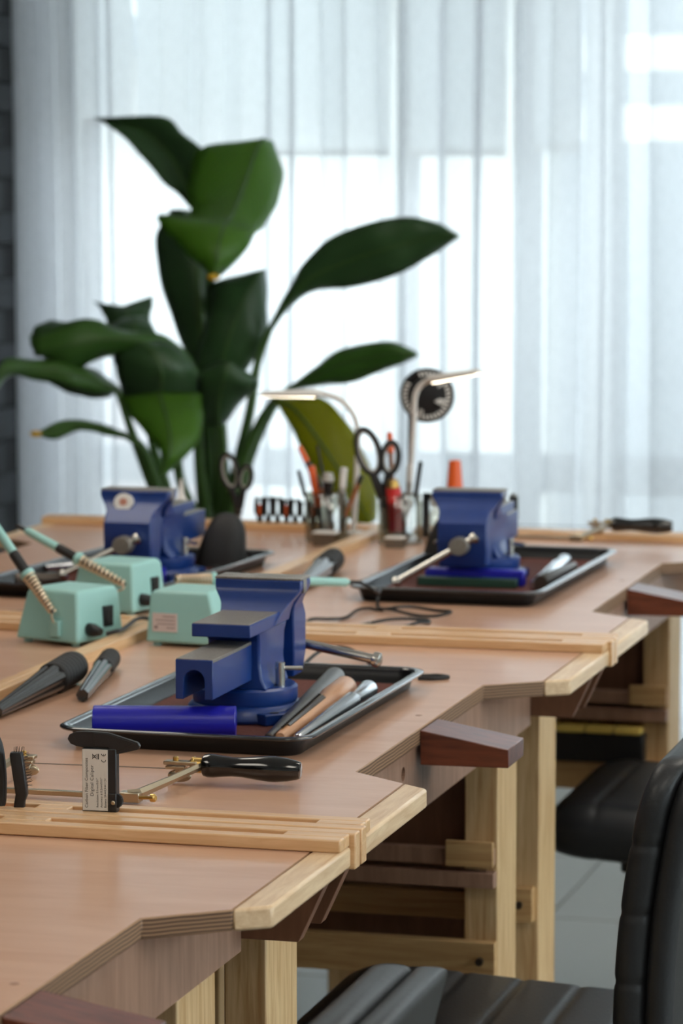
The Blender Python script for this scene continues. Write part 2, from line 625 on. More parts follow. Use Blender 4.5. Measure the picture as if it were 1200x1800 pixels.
# one pass per fold: the cloth swings out, back over itself a little, and on
path = []
x = XL + 0.062
while x < 0.6:
    g = max(0.0, min(1.0, (x + 2.95) / 0.06))          # 0 = bunched, 1 = open
    per = (0.035 + g * 0.105) * random.uniform(0.6, 1.45)
    amp = (0.040 - 0.012 * g) * random.uniform(0.6, 1.2)
    lap = per * (0.06 + 0.12 * g * random.random())
    for k in range(14):
        f = k / 14
        path.append((x + per * f + lap * math.sin(4 * PI * f), amp * math.sin(2 * PI * f), g))
    x += per
NZ = 14
verts, faces = [], []
for k in range(NZ):
    z = 0.03 + (2.62 - 0.03) * k / (NZ - 1)
    f = 1.0 - 0.25 * k / (NZ - 1)
    for (px, py, g) in path:
        sx = px - (1 - g) * 0.035 * (k / (NZ - 1)) + 0.006 * math.sin(z * 2.1 + px * 9)
        verts.append((sx, 8.06 + py * f, z))
n = len(path)
for k in range(NZ - 1):
    for i in range(n - 1):
        faces.append((k * n + i, k * n + i + 1, (k + 1) * n + i + 1, (k + 1) * n + i))
t = thing('curtain', 'floor length sheer white curtain hanging in soft folds across the windows', 'curtain', (0, 0, 0))
me = bpy.data.meshes.new('cloth')
me.from_pydata(verts, [], faces)
me.materials.append(M_curtain)
me.shade_smooth()
o = bpy.data.objects.new('cloth', me)
COL.objects.link(o)
o.parent = t
B().cyl((XL + 0.02, 8.06, 2.64), (0.7, 8.06, 2.64), 0.012).done('rail', M_white, t)

# outdoors, seen only faintly through glass, blind and cloth
M_yard = plain('pale_yard_concrete', (214, 212, 206), 0.8, 0.0, 0.06, 2)
M_stucco = plain('pale_stucco', (214, 212, 208), 0.85, 0.0, 0.04, 3)
M_roof = plain('grey_roof', (150, 156, 164), 0.7, 0.0, 0.08, 6)
struct(B().box(-12, 8, YB + 0.26, 30, -0.3, -0.2).done('ground', M_yard, smooth=False))
t = thing('neighbour_house', 'pale rendered house with a low grey pitched roof beyond the window', 'house', (0, 0, -0.2))
B().prism([(-8.5, 0), (2.5, 0), (2.5, 2.2), (-2.3, 3.15), (-8.5, 1.75)], 'y', 17.0, 17.3).done('wall', M_stucco, t, smooth=False)
B().prism([(-8.9, 1.66), (-2.3, 3.15), (-2.3, 3.32), (-8.9, 1.83)], 'y', 16.6, 17.5).done('roof', M_roof, t, smooth=False)
t = thing('garden_wall', 'low warm grey garden wall outside the left window', 'wall', (-3.55, 9.6, -0.2))
B().box(-0.9, 0.62, 0, 0.15, 0, 1.1).done('wall_body', plain('garden_wall_render', (176, 160, 156), 0.85), t, smooth=False)
B().box(-0.93, 0.65, -0.03, 0.18, 1.1, 1.14).done('coping', M_stucco, t, smooth=False)
M_louvre = plain('louvre_paint', (188, 190, 194), 0.7)
t = thing('louvre_screen', 'pale louvred screen standing outside the right window', 'screen', (-1.90, 9.3, -0.2))
for xx in (-0.02, 0.62, 1.26):
    B().box(xx, xx + 0.04, 0, 0.05, 0, 2.9).done('post', M_stucco, t, smooth=False)
for k in range(28):
    if k in (17, 19):
        continue
    B().box(0.02, 1.26, 0.005, 0.03, 0.12 + k * 0.1, 0.2195 + k * 0.1).done('slat', M_louvre, t, smooth=False)
# ================================================================== work benches
L = 1.313           # bench length along the row
DP = 0.639          # depth, front edge to back
ZT_ = 0.90          # top surface
TH = 0.019
FX = -0.785         # front edge of the right hand row
YS = 2.935          # joint between the first and second bench


def make_bench(label):
    t = thing('workbench', label, 'workbench', (0, 0, 0), group='jewellery workbenches standing back to back')
    # slab with the trapezoid cut-out for the worker
    cut = [(-0.030, 0.0215), (-0.030, 0.302), (-0.095, 0.353), (-0.095, 0.960), (-0.030, 1.011), (-0.030, L - 0.0215), (-DP, L - 0.0215), (-DP, 0.0215)]
    b = B()
    v0 = [b.bm.verts.new((p[0], p[1], ZT_ - TH)) for p in cut]
    v1 = [b.bm.verts.new((p[0], p[1], ZT_)) for p in cut]
    b.mi = 0
    b._f(v1)
    b._f(list(reversed(v0)))
    b.mi = 1
    for i in range(len(cut)):
        j = (i + 1) % len(cut)
        b._f([v0[i], v0[j], v1[j], v1[i]])
    b.done('bench_top', [M_top, M_ply], t, 0.0012, segs=1)
    # pale solid edging on the two front arms
    B().prism([(-0.030, 0.0215), (0.0, 0.0215), (0.0, 0.279), (-0.030, 0.302)], 'z', ZT_ - TH - 0.001, ZT_ + 0.0004).done('edge_band', M_maple, t, 0.003)
    B().prism([(-0.030, 1.011), (0.0, 1.034), (0.0, L - 0.0215), (-0.030, L - 0.0215)], 'z', ZT_ - TH - 0.001, ZT_ + 0.0004).done('edge_band', M_maple, t, 0.003)

    # slotted tool rails along both ends
    def tool_rail(y0, s, slots):
        b = B()
        w1, w2, w3 = 0.018, 0.036, 0.053
        z0, z1 = ZT_ + 0.0004, ZT_ + 0.0125
        def bar(x0, x1, u0, u1, za, zb):
            b.box(x0, x1, min(y0 + s * u0, y0 + s * u1), max(y0 + s * u0, y0 + s * u1), za, zb)
        bar(-DP + 0.014, 0.0040, 0.0, w1, ZT_ - TH - 0.003, z1)
        bar(-DP + 0.014, -0.0015, w2, w3, z0, z1)
        xs = [-DP + 0.014]
        for a, c in slots:
            xs += [a, c]
        xs.append(-0.0015)
        for i in range(0, len(xs), 2):
            bar(xs[i], xs[i + 1], w1, w2, z0, z1)
        return b.done('tool_rail', M_rail, t, 0.0014, segs=2)
    tool_rail(0.003, 1, [(-0.59, -0.50), (-0.485, -0.332), (-0.298, -0.047)])
    tool_rail(L - 0.003, -1, [(-0.59, -0.48), (-0.465, -0.345), (-0.298, -0.062)])
    # low ridge at the back
    B().box(-DP, -DP + 0.014, 0.0, L, ZT_ - 0.02, ZT_ + 0.014).done('back_ridge', M_ridge, t, 0.001)
    # apron with the mandrel hole
    hx, hz, hr = 0.575, 0.857, 0.0085
    b = B()
    hole = [(hx + hr * math.cos(2 * PI * k / 16), hz + hr * math.sin(2 * PI * k / 16)) for k in range(16)]
    # plate with a round hole: quad strip from the hole to a square, then the rest
    sq = 0.016
    for xp in (0,):
        def ring(xv):
            return [b.bm.verts.new((xv, p[0], p[1])) for p in hole]

        def square(xv):
            out = []
            for k in range(16):
                a = 2 * PI * k / 16
                m = max(abs(math.cos(a)), abs(math.sin(a)))
                out.append(b.bm.verts.new((xv, hx + sq * math.cos(a) / m, hz + sq * math.sin(a) / m)))
            return out
        r0, r1, s0 = ring(-0.100), ring(-0.118), square(-0.100)
        for k in range(16):
            j = (k + 1) % 16
            b._f([r0[k], r0[j], s0[j], s0[k]])
            b._f([r0[k], r1[k], r1[j], r0[j]])
    y0, y1, z0, z1 = 0.048, L - 0.048, 0.800, ZT_ - TH
    b.box(-0.118, -0.100, y0, hx - sq, z0, z1)
    b.box(-0.118, -0.100, hx + sq, y1, z0, z1)
    b.box(-0.118, -0.100, hx - sq, hx + sq, z0, hz - sq)
    b.box(-0.118, -0.100, hx - sq, hx + sq, hz + sq, z1)
    b.done('apron', M_apron, t, smooth=False)
    # end panels that carry the arms, with a raked front edge
    for y in (0.030, L - 0.048):
        b = B()
        pts = [(-0.118, 0.812), (-0.044, 0.812), (-0.012, ZT_ - TH), (-0.118, ZT_ - TH)]
        b.prism(pts, 'y', y, y + 0.018)
        b.done('arm_bracket', M_brown, t, 0.0006, segs=1)
    # posts and end frame at the far end
    B().box(-0.146, -0.102, 1.078, 1.190, 0, 0.799).done('leg', M_pine, t, 0.002)
    B().box(-0.158, -0.114, 0.082, 0.192, 0, 0.811).done('leg', M_pine, t, 0.002)
    B().box(-0.62, -0.574, 1.078, 1.190, 0, 0.879).done('leg', M_pine, t, 0.002)
    B().box(-0.62, -0.574, 0.082, 0.192, 0, 0.879).done('leg', M_pine, t, 0.002)
    B().box(-0.572, -0.148, 1.112, 1.124, 0.655, 0.879).done('drawer_side', M_brown, t, 0.0006, segs=1)
    B().box(-0.572, -0.105, 1.060, 1.0775, 0.650, 0.671).done('drawer_runner', M_apron, t, 0.001)
    B().box(-0.165, -0.103, 1.052, 1.0597, 0.650, 0.683).done('runner_block', M_pinex, t, 0.001)
    B().box(-0.60, -0.103, 1.057, 1.0775, 0.622, 0.642).done('shelf_rail', M_apron, t, 0.001)
    r = B().box(-0.60, -0.102, 1.060, 1.0778, 0.503, 0.551).done('lower_rail', M_pinex, t, 0.001)
    B().cyl((-0.121, 1.0605, 0.527), (-0.121, 1.0535, 0.527), 0.005).done('bolt', M_dsteel, r)
    B().box(-0.60, -0.148, 1.146, 1.162, 0.560, 0.596).done('upper_rail', M_pinex, t, 0.001)
    B().box(-0.572, -0.148, 1.20, 1.212, 0.515, 0.86).done('end_board', M_brown, t, smooth=False)
    s = B().box(-0.30, -0.120, 0.064, 0.0818, 0.505, 0.553).done('lower_rail', M_pinex, t, 0.001)
    B().cyl((-0.138, 0.0645, 0.530), (-0.138, 0.0575, 0.530), 0.005).done('bolt', M_dsteel, s)
    # wedge shaped bench pin
    B().prism([(-0.0945, 0.858), (-0.0945, 0.898), (0.008, 0.880), (0.008, 0.859)], 'y', 0.632, 0.716).done('bench_pin', M_pin, t, 0.001)
    b = B()
    b.cyl((-0.118, 0.72, ZT_ - 0.0002), (-0.118, 0.72, ZT_ + 0.0003), 0.004, seg=12)
    b.done('plug', M_apron, t)
    return t


bench = make_bench('nearest workbench at the bottom left with a bare top')
bench.location = (FX, YS - L, 0)
for k, lab in ((1, 'middle right hand workbench carrying the caliper and the vise with rear facing camera'),
               (2, 'far right hand workbench carrying the green wax tray and cable coil')):
    o = copy_tree(bench)
    o.location = (FX, YS - L + k * L, 0)
    o['label'] = lab
for k, lab in ((1, 'middle left hand workbench under the front mint soldering station'),
               (2, 'far left hand workbench carrying the vise with the round sticker')):
    o = copy_tree(bench)
    o.location = (FX - 2 * DP, YS + k * L, 0)
    o.rotation_euler = (0, 0, PI)
    o['label'] = lab

t = thing('storage_crate', 'black crate with yellow slatted rim under the far right workbench', 'crate', (-1.03, 5.37, 0.0))
t.location = (-1.03, 5.296, 0.5512)
b = B()
b.box(-0.14, 0.105, 0.0, 0.10, 0.0, 0.049)
b.done('crate_body', M_black, t, 0.002)
for k in range(5):
    B().box(-0.136 + k * 0.048, -0.136 + k * 0.048 + 0.044, -0.002, 0.05, 0.0494, 0.060).done('slat', M_yellow, t, 0.001)
# ================================================================== chairs
def make_chair(label, loc, rz):
    """faces local -x"""
    t = thing('work_chair', label, 'chair', loc, (0, 0, rz), group='black padded work chairs')
    SZ = 0.575
    # channelled seat: rounded slab lofted front to back, pinched at every stitch line
    b = B()
    rings = []
    n = 90
    x0, x1 = -0.250, 0.20
    grooves = [-0.155, -0.083, -0.011, 0.061, 0.133]
    for i in range(n + 1):
        u = i / n
        x = x0 + (x1 - x0) * u
        e = min(1.0, (x - x0) / 0.085)
        e = math.sqrt(max(0.0, 1 - (1 - e) ** 2))
        e2 = min(1.0, (x1 - x) / 0.03)
        e2 = math.sqrt(max(0.0, 1 - (1 - e2) ** 2))
        g = sum(math.exp(-((x - q) / 0.0045) ** 2) for q in grooves)
        h = 0.046 * max(0.12, min(e, e2)) - 0.0022 * g
        w = 0.225 * max(0.25, 0.80 + 0.20 * e) * max(0.5, 0.9 + 0.1 * e2)
        zc = SZ - 0.048 - 0.022 * u
        pts = rrect(0, zc + (h - 0.046) * 0.35, w, max(h, 0.006), max(min(h, 0.046), 0.005) * 0.96, 6)
        rings.append([(x, p[0], p[1]) for p in pts])
    b.loft(rings)
    b.done('seat', M_leather, t, angle=70)
    B().box(-0.13, 0.13, -0.13, 0.13, SZ - 0.128, SZ - 0.100).done('seat_pan', M_black, t, 0.004)

    # backrest: front pad and rear shell meet in a deep seam, both lean back and round over at the top
    def lean(z):
        q = (z - 0.60) / 0.30
        return 0.178 + 0.002 * q + 0.035 * max(0.0, q) ** 2.2

    def back_part(f0, f1, name, grooved):
        b = B()
        rings = []
        n = 100
        za, zb = 0.560, 0.905
        for i in range(n + 1):
            z = za + (zb - za) * i / n
            e = min(1.0, (zb - z) / 0.06)
            e = math.sqrt(max(0.0, 1 - (1 - e) ** 2))
            e2 = min(1.0, (z - za) / 0.05)
            e2 = math.sqrt(max(0.0, 1 - (1 - e2) ** 2))
            g = sum(math.exp(-((z - q) / 0.005) ** 2) for q in (0.590, 0.662, 0.738, 0.814)) if grooved else 0
            e3 = min(1.0, (zb - z) / 0.014)
            e3 = math.sqrt(max(0.0, 1 - (1 - e3) ** 2))
            w = (0.205 - 0.045 * (1 - e)) * (0.85 + 0.15 * e2) - 0.002 * g
            xm = lean(z) + (f0 + f1) / 2 + (1 - e) * 0.006
            hx = (f1 - f0) / 2 * (0.55 + 0.45 * e3) - 0.0015 * g
            pts = rrect(xm, 0, hx, w, hx * 0.92, 6)
            rings.append([(p[0] + 0.25 * p[1] * p[1] * -1.0, p[1], z) for p in pts])
        b.loft(rings)
        return b.done(name, M_leather, t, angle=70)
    back_part(0.0, 0.037, 'back_pad', True)
    back_part(0.036, 0.066, 'back_shell', False)
    b = B()
    b.tube(smooth_path([(0.05, 0, SZ - 0.14), (0.17, 0, SZ - 0.145), (0.228, 0, SZ - 0.09), (0.226, 0, 0.68)], 6), 0.014, 10)
    b.done('back_bracket', M_black, t)
    b = B()
    b.cyl((0, 0, 0.09), (0, 0, 0.30), 0.03)
    b.cyl((0, 0, 0.30), (0, 0, SZ - 0.15), 0.018)
    b.done('gas_column', M_dsteel, t)
    for k in range(5):
        a = 2 * PI * k / 5 + 0.3
        c, s = math.cos(a), math.sin(a)
        B().tube([(0.02 * c, 0.02 * s, 0.11), (0.27 * c, 0.27 * s, 0.075)], [0.024, 0.014], 8).done('foot', M_black, t)
        w = B()
        w.cyl((0.27 * c - 0.018 * s, 0.27 * s + 0.018 * c, 0.028), (0.27 * c + 0.018 * s, 0.27 * s - 0.018 * c, 0.028), 0.028)
        w.cyl((0.27 * c, 0.27 * s, 0.03), (0.27 * c, 0.27 * s, 0.08), 0.008, seg=8)
        w.done('caster', M_black, t)
    return t


make_chair('black padded chair with its whole backrest edge in view at the right', (-0.795, 3.60, 0), 0)
make_chair('black chair nearest the camera with only its lit backrest corner showing', (-0.862, 2.30, 0), 0)
make_chair('black chair in the distance tucked under the far right workbench', (-0.765, 5.06, 0), 0)
# ================================================================== trays, vises and tools
TZ = 0.9            # bench top
TI = 0.9045         # inside floor of a tray


def make_tray(label, loc, rz=0.0, HY=0.268):
    t = thing('tray', label, 'tray', loc, (0, 0, rz), group='black enamel trays under the vises')
    b = B()

    def rr(hx, hy, r, z):
        return [(p[0], p[1], z) for p in rrect(0, 0, hx, hy, r, 6)]
    HX = 0.1475
    # outer wall, rolled rim, inner wall, floor
    prof = [(0.020, 0.0, 0.020), (0.017, 0.002, 0.022), (0.012, 0.0175, 0.026), (0.006, 0.0185, 0.030), (0.001, 0.0192, 0.033), (0.0, 0.0208, 0.034), (0.001, 0.0222, 0.033),
            (0.004, 0.0230, 0.031), (0.009, 0.0228, 0.028), (0.0125, 0.0205, 0.026), (0.0175, 0.005, 0.021), (0.0195, 0.0035, 0.020)]
    wall = prof[:3] + prof[9:]
    b.loft([rr(HX - i_, HY - i_, r_, z_) for i_, z_, r_ in wall])
    b.done('tray_body', M_tray, t, angle=60)
    rim = prof[2:10] + [(0.0125, 0.0180, 0.026), prof[2]]
    B().loft([rr(HX - i_, HY - i_, r_, z_ + 0.0003) for i_, z_, r_ in rim], cap=False).done('rolled_rim', M_rim, t, angle=70)
    B().loft([rr(HX - 0.022, HY - 0.022, 0.018, 0.0036), rr(HX - 0.022, HY - 0.022, 0.018, 0.0044)]).done('grit_liner', M_liner, t)
    return t


make_tray('black tray in the foreground holding a blue tube, a vise and three ring sticks', (-1.092, 3.605, TZ), R(-0.5))
make_tray('black tray on the far right bench holding green and blue wax bars', (-1.100, 4.905, TZ), R(-1), 0.298)
make_tray('black tray on the far left bench beside the rounded black block', (-1.642, 4.775, TZ), R(-5))
make_tray('black tray at the left picture edge with just one corner showing', (-1.668, 3.480, TZ), R(-2))


def rect_ring(x, y0, y1, z):
    return [(-x, y0, z), (x, y0, z), (x, y1, z), (-x, y1, z)]


def make_vise(label, loc, rz, handle, sticker=False, opening=0.003, size=(1, 1, 1)):
    """+y is the side with the screw and handle"""
    t = thing('bench_vise', label, 'vise', loc, (0, 0, rz), group='blue bench vises')
    t.scale = size
    # base with four bolt lugs
    b = B()
    b.lathe([(0.066, 0), (0.068, 0.004), (0.066, 0.014), (0.061, 0.0190)], seg=40)
    for k in range(4):
        M = Matrix.Rotation(R(45 + 90 * k), 4, 'Z')
        b.prism([(M @ Vector(p)).xy[:] for p in ((0.05, -0.022, 0), (0.079, -0.016, 0), (0.079, 0.016, 0), (0.05, 0.022, 0))], 'z', 0, 0.013)
    base = b.done('base', M_blue, t, 0.0015)
    for k in range(4):
        a = R(45 + 90 * k)
        B().cyl((0.070 * math.cos(a), 0.070 * math.sin(a), 0.0128), (0.070 * math.cos(a), 0.070 * math.sin(a), 0.0136), 0.0055, seg=12).done('bolt_hole', M_black, base)
    B().lathe([(0.0595, 0.0192), (0.0608, 0.022), (0.0608, 0.036), (0.058, 0.0385)], seg=48).done('turntable', M_blue, t)
    # fixed body: neck and cheeks round the slide
    b = B()
    b.loft([rect_ring(0.040, -0.048, 0.046, 0.0375), rect_ring(0.034, -0.046, 0.050, 0.050), rect_ring(0.031, -0.044, 0.054, 0.066),
            rect_ring(0.031, -0.046, 0.058, 0.094), rect_ring(0.0335, -0.056, 0.060, 0.106)])
    b.done('body', M_blue, t, 0.003)
    an = B().box(-0.0345, 0.0345, -0.094, 0.030, 0.1040, 0.1190).done('anvil', M_blue, t, 0.0012)
    B().box(-0.0335, 0.0335, -0.093, 0.020, 0.1186, 0.1196).done('anvil_face', M_cast, an, 0.0003, segs=1)
    b = B()
    rings = []
    for z, w, ya, yb in ((0.106, 0.036, 0.000, 0.058), (0.116, 0.0375, 0.022, 0.060), (0.121, 0.0390, 0.030, 0.061), (0.126, 0.0410, 0.037, 0.062), (0.131, 0.0445, 0.043, 0.063),
                         (0.136, 0.0485, 0.047, 0.064), (0.140, 0.0510, 0.0495, 0.064), (0.144, 0.0520, 0.051, 0.064), (0.152, 0.0520, 0.051, 0.064)):
        rings.append(rect_ring(w, ya, yb, z))
    b.loft(rings)
    b.done('fixed_jaw', M_blue, t, 0.0012, angle=25)
    # sliding beam, arched hollow underneath
    arch = [(-0.0215, 0.049), (-0.0215, 0.0930), (0.0215, 0.0930), (0.0215, 0.049), (0.0120, 0.049)]
    for k in range(9):
        a = PI * k / 8
        arch.append((0.0120 * math.cos(a), 0.0690 + 0.0125 * math.sin(a)))
    arch.append((-0.0120, 0.049))
    bm_ = B().prism(arch, 'y', -0.193, 0.100).done('beam', M_blue, t, 0.0008, segs=1)
    B().box(-0.0208, 0.0219, -0.192, -0.047, 0.0900, 0.0938).done('beam_face', M_cast, bm_, 0.0003, segs=1)
    # moving jaw
    o_ = 0.070 + opening
    b = B()
    rings = []
    for z, w, ya, yb in ((0.034, 0.034, o_ + 0.010, o_ + 0.050), (0.060, 0.0365, o_ + 0.006, o_ + 0.056), (0.104, 0.0365, o_ + 0.003, o_ + 0.056), (0.112, 0.0365, o_ + 0.003, o_ + 0.050), (0.120, 0.0375, o_ + 0.003, o_ + 0.040),
                         (0.127, 0.0415, o_ + 0.003, o_ + 0.032), (0.133, 0.0455, o_ + 0.002, o_ + 0.027), (0.139, 0.050, o_ + 0.002, o_ + 0.0235), (0.144, 0.0520, o_ + 0.001, o_ + 0.0225), (0.152, 0.0520, o_ + 0.001, o_ + 0.0225)):
        rings.append(rect_ring(w, ya, yb, z))
    b.loft(rings)
    mj = b.done('moving_jaw', M_blue, t, 0.002, angle=25)
    B().box(-0.0525, 0.0525, 0.0520, 0.0642, 0.1520, 0.1548).done('jaw_top', M_cast, t, 0.0006, segs=1)
    B().box(-0.0525, 0.0525, 0.0644, 0.0698, 0.136, 0.1548).done('jaw_plate', M_cast, t, 0.0006, segs=1)
    B().box(-0.0525, 0.0525, o_ - 0.0015, o_ + 0.0038, 0.136, 0.1548).done('jaw_plate', M_cast, t, 0.0006, segs=1)
    B().box(-0.0525, 0.0525, o_ + 0.0040, o_ + 0.0195, 0.1520, 0.1548).done('jaw_top', M_cast, t, 0.0006, segs=1)
    if sticker:
        B().cyl((0.013, o_ + 0.026, 0.1335), (0.013, o_ + 0.0325, 0.1352), 0.0145, seg=24).done('sticker', M_white, mj)
        B().cyl((0.013, o_ + 0.032, 0.1351), (0.013, o_ + 0.0332, 0.1354), 0.006, seg=20).done('sticker_emblem', plain('sticker_ink', (190, 130, 110), 0.5), mj)
    # screw and handle
    ys = o_ + 0.056
    b = B()
    b.lathe([(0.013, 0), (0.013, 0.006), (0.0142, 0.008), (0.0148, 0.010), (0.0148, 0.027), (0.0132, 0.031)], (0, ys - 0.002, 0.070), (0, 1, 0), 24)
    b.done('screw_head', M_cast, t)
    hc = Vector((0, ys + 0.018, 0.070))
    d = Vector(handle[:3]).normalized()
    la, lb = handle[3], handle[4]
    h = B().cyl(hc - d * la, hc + d * lb, 0.0058).done('handle', M_steel, t)
    for s_ in (-la, lb):
        q = hc + d * s_
        B().lathe([(0.005, -0.006), (0.0088, -0.004), (0.0095, 0.0), (0.0088, 0.004), (0.005, 0.006)], q, d, 16).done('handle_end', M_steel, h)
    # turntable lock: small tee bolts at the sides
    for sx in (1, -1):
        lk = B().cyl((sx * 0.045, -0.010, 0.038), (sx * 0.045, -0.010, 0.066), 0.0055, seg=14).done('lock_bolt', M_steel, t)
        B().cyl((sx * 0.040, -0.012, 0.059), (sx * 0.068, 0.002, 0.058), 0.0027, seg=10).done('lock_bar', M_steel, lk)
    return t


make_vise('blue vise in the foreground with its hollow slide end towards the camera', (-1.090, 3.575, TI), R(0), (1.0, -0.05, -0.17, 0.03, 0.122))
make_vise('blue vise on the far right bench behind the green wax bar', (-1.116, 4.905, TI), R(181), (0.80, 0.25, -0.52, 0.025, 0.108), False, 0.003, (1.04, 1, 0.94))
make_vise('blue vise with a round pale sticker on the far left bench', (-1.606, 4.785, TI), R(180), (0.80, 0.25, -0.45, 0.022, 0.100), True, 0.003, (1.04, 1, 0.94))

# ---- wax in the trays
def wax_tube(label, p0, p1, r, hole=0.3):
    p0 = Vector(p0)
    p1 = Vector(p1)
    t = thing('wax_tube', label, 'wax tube', p0)
    d = p1 - p0
    ln = d.length
    b = B()
    b.lathe([(r * hole, 0), (r * 0.97, 0), (r, r * 0.04), (r, ln - r * 0.04), (r * 0.97, ln), (r * hole, ln), (r * hole, 0)], (0, 0, 0), d, 36, cap=False)
    b.done('tube_wall', M_wax, t, angle=30)
    return t


wax_tube('blue carving wax tube lying at the front of the foreground tray', (-1.210, 3.390, TI + 0.0182), (-1.056, 3.428, TI + 0.0182), 0.0178)
wax_tube('blue wax tube lying in the sticker vise tray', (-1.676, 4.668, TI + 0.0138), (-1.559, 4.700, TI + 0.0138), 0.0132)
t = thing('wax_bar', 'flat blue wax bar behind the green one in the far tray', 'wax bar', (-1.104, 4.822, TI), (0, 0, R(0)))
B().box(-0.076, 0.078, -0.010, 0.010, 0, 0.025).done('bar', M_wax, t, 0.002)
t = thing('wax_bar', 'dark green wax bar at the front of the far right tray', 'wax bar', (-1.110, 4.797, TI), (0, 0, R(0)))
B().box(-0.076, 0.078, -0.011, 0.011, 0, 0.014).done('bar', M_gwax, t, 0.002)


# ---- ring sticks and mandrels
def stick(name, label, cat, p_thin, p_thick, prof, mat, seg=24, group=None):
    """lathe along the line thin end -> thick end, prof in (radius, fraction)"""
    a = Vector(p_thin)
    d = Vector(p_thick) - a
    t = thing(name, label, cat, a, group=group)
    b = B()
    b.lathe([(r, f * d.length) for r, f in prof], (0, 0, 0), d, seg)
    return t, b.done(name + '_shaft' if mat is not M_ring else 'stick', mat, t), d


stick('ring_mandrel', 'dark steel tapered ring mandrel left of the wooden stick', 'mandrel', (-1.010, 3.400, TI + 0.0065), (-1.030, 3.750, TI + 0.0215),
      [(0.004, 0), (0.0055, 0.005), (0.0130, 0.985), (0.012, 1.0)], M_dsteel)
t, s, d = stick('ring_stick', 'wooden ring stick with a brass scale between the two metal ones', 'ring stick', (-0.996, 3.398, TI + 0.0085), (-1.002, 3.700, TI + 0.0185),
                [(0.005, 0), (0.0065, 0.012), (0.0115, 0.66), (0.0125, 0.70), (0.0145, 0.74), (0.0145, 0.97), (0.011, 1.0)], M_ring)
# flat brass scale and dark groove let into the top of the stick
dn = d.normalized()
side = dn.cross(Vector((0, 0, 1))).normalized()
up = side.cross(dn)
b = B()
for f0, f1, s0, s1, u0, u1 in ((0.04, 0.64, -0.0062, 0.0005, 0.0082, 0.0128),):
    L0, L1 = f0 * d.length, f1 * d.length
    pts = []
    for ln_, uu, k in ((L0, u0, 0.75), (L1, u1, 1.0)):
        pts.append([dn * ln_ + side * (s0 * k) + up * (uu - 0.0036), dn * ln_ + side * (s1 * k) + up * (uu - 0.0004),
                    dn * ln_ + side * (s1 * k) + up * uu, dn * ln_ + side * (s0 * k) + up * (uu - 0.003)])
    b.loft(pts)
sc_ = b.done('brass_scale', M_brass, t)
b = B()
for k in range(24):
    f = 0.07 + 0.56 * k / 24
    uu = 0.0082 + (0.0128 - 0.0066) * (f - 0.04) / 0.6
    c = dn * (f * d.length) + up * (uu - 0.0009) + side * -0.0026
    M = Matrix((side, dn, up)).transposed().to_4x4()
    M.translation = c
    b.box(-0.0022, 0.0012, -0.0002, 0.0002, -0.0012, 0.0006, M)
b.done('scale_marks', M_ink, sc_)
b = B()
pts = []
for ln_, uu, k in ((0.10 * d.length, 0.0092, 0.6), (0.60 * d.length, 0.0130, 1.0)):
    pts.append([dn * ln_ + side * (0.0012 * k) + up * (uu - 0.0030), dn * ln_ + side * (0.0052 * k) + up * (uu - 0.0042),
                dn * ln_ + side * (0.0052 * k) + up * (uu - 0.0020), dn * ln_ + side * (0.0012 * k) + up * (uu + 0.0002)])
b.loft(pts)
b.done('groove', M_dsteel, t)
ALU = [(0.0045, 0), (0.0058, 0.01), (0.0112, 0.735), (0.0112, 0.745), (0.0072, 0.765), (0.0075, 0.80), (0.0118, 0.985), (0.0108, 1.0)]
stick('ring_mandrel', 'polished aluminium ring mandrel nearest the tray edge in front', 'mandrel', (-0.977, 3.400, TI + 0.0075), (-0.975, 3.700, TI + 0.0165), ALU, M_alu)
stick('ring_mandrel', 'polished aluminium ring mandrel in the far right tray', 'mandrel', (-1.006, 4.79, TI + 0.008), (-1.010, 5.05, TI + 0.0135), ALU, M_alu)
stick('ring_mandrel', 'dark steel rod beside the far aluminium mandrel', 'mandrel', (-0.992, 4.775, TI + 0.012), (-0.992, 5.03, TI + 0.008),
      [(0.0105, 0), (0.0118, 0.01), (0.0065, 1.0)], M_dsteel)
stick('ring_mandrel', 'shiny mandrel lying at the left of the sticker vise', 'mandrel', (-1.778, 4.76, TI + 0.0120), (-1.672, 4.86, TI + 0.0120), ALU, M_alu)
stick('ring_mandrel', 'dull steel mandrel at the front left of the sticker vise tray', 'mandrel', (-1.765, 4.60, TI + 0.012), (-1.700, 4.64, TI + 0.0115),
      [(0.010, 0), (0.011, 0.05), (0.010, 1.0)], M_dsteel)


# ---- fluted cones with ribbed caps
def flute(a, t):
    return 1.0 - 0.13 * (0.5 + 0.5 * math.cos(7 * a)) ** 3


def fluted_cone(label, tip, cap, rt, rc):
    a = Vector(tip)
    d = Vector(cap) - a
    ln = d.length
    t = thing('fluted_tool', label, 'tool', a, group='fluted black tapered tools')
    B().lathe([(rt * 0.6, 0.001), (rt, 0.0), (rt + (rc - rt) * 0.5, ln * 0.40), (rc * 0.97, ln * 0.72)], (0, 0, 0), d, 56, shape=flute).done('fluted_body', M_flute, t, angle=50)
    prof = [(rc * 0.98, ln * 0.70)]
    for k in range(7):
        f = ln * (0.71 + 0.27 * k / 7)
        prof += [(rc * 1.04, f), (rc * 1.04, f + ln * 0.024), (rc * 1.01, f + ln * 0.027), (rc * 1.01, f + ln * 0.036)]
    prof += [(rc * 1.0, ln * 0.99), (rc * 0.8, ln)]
    B().lathe(prof, (0, 0, 0), d, 32).done('ribbed_cap', M_rubber, t)
    return t


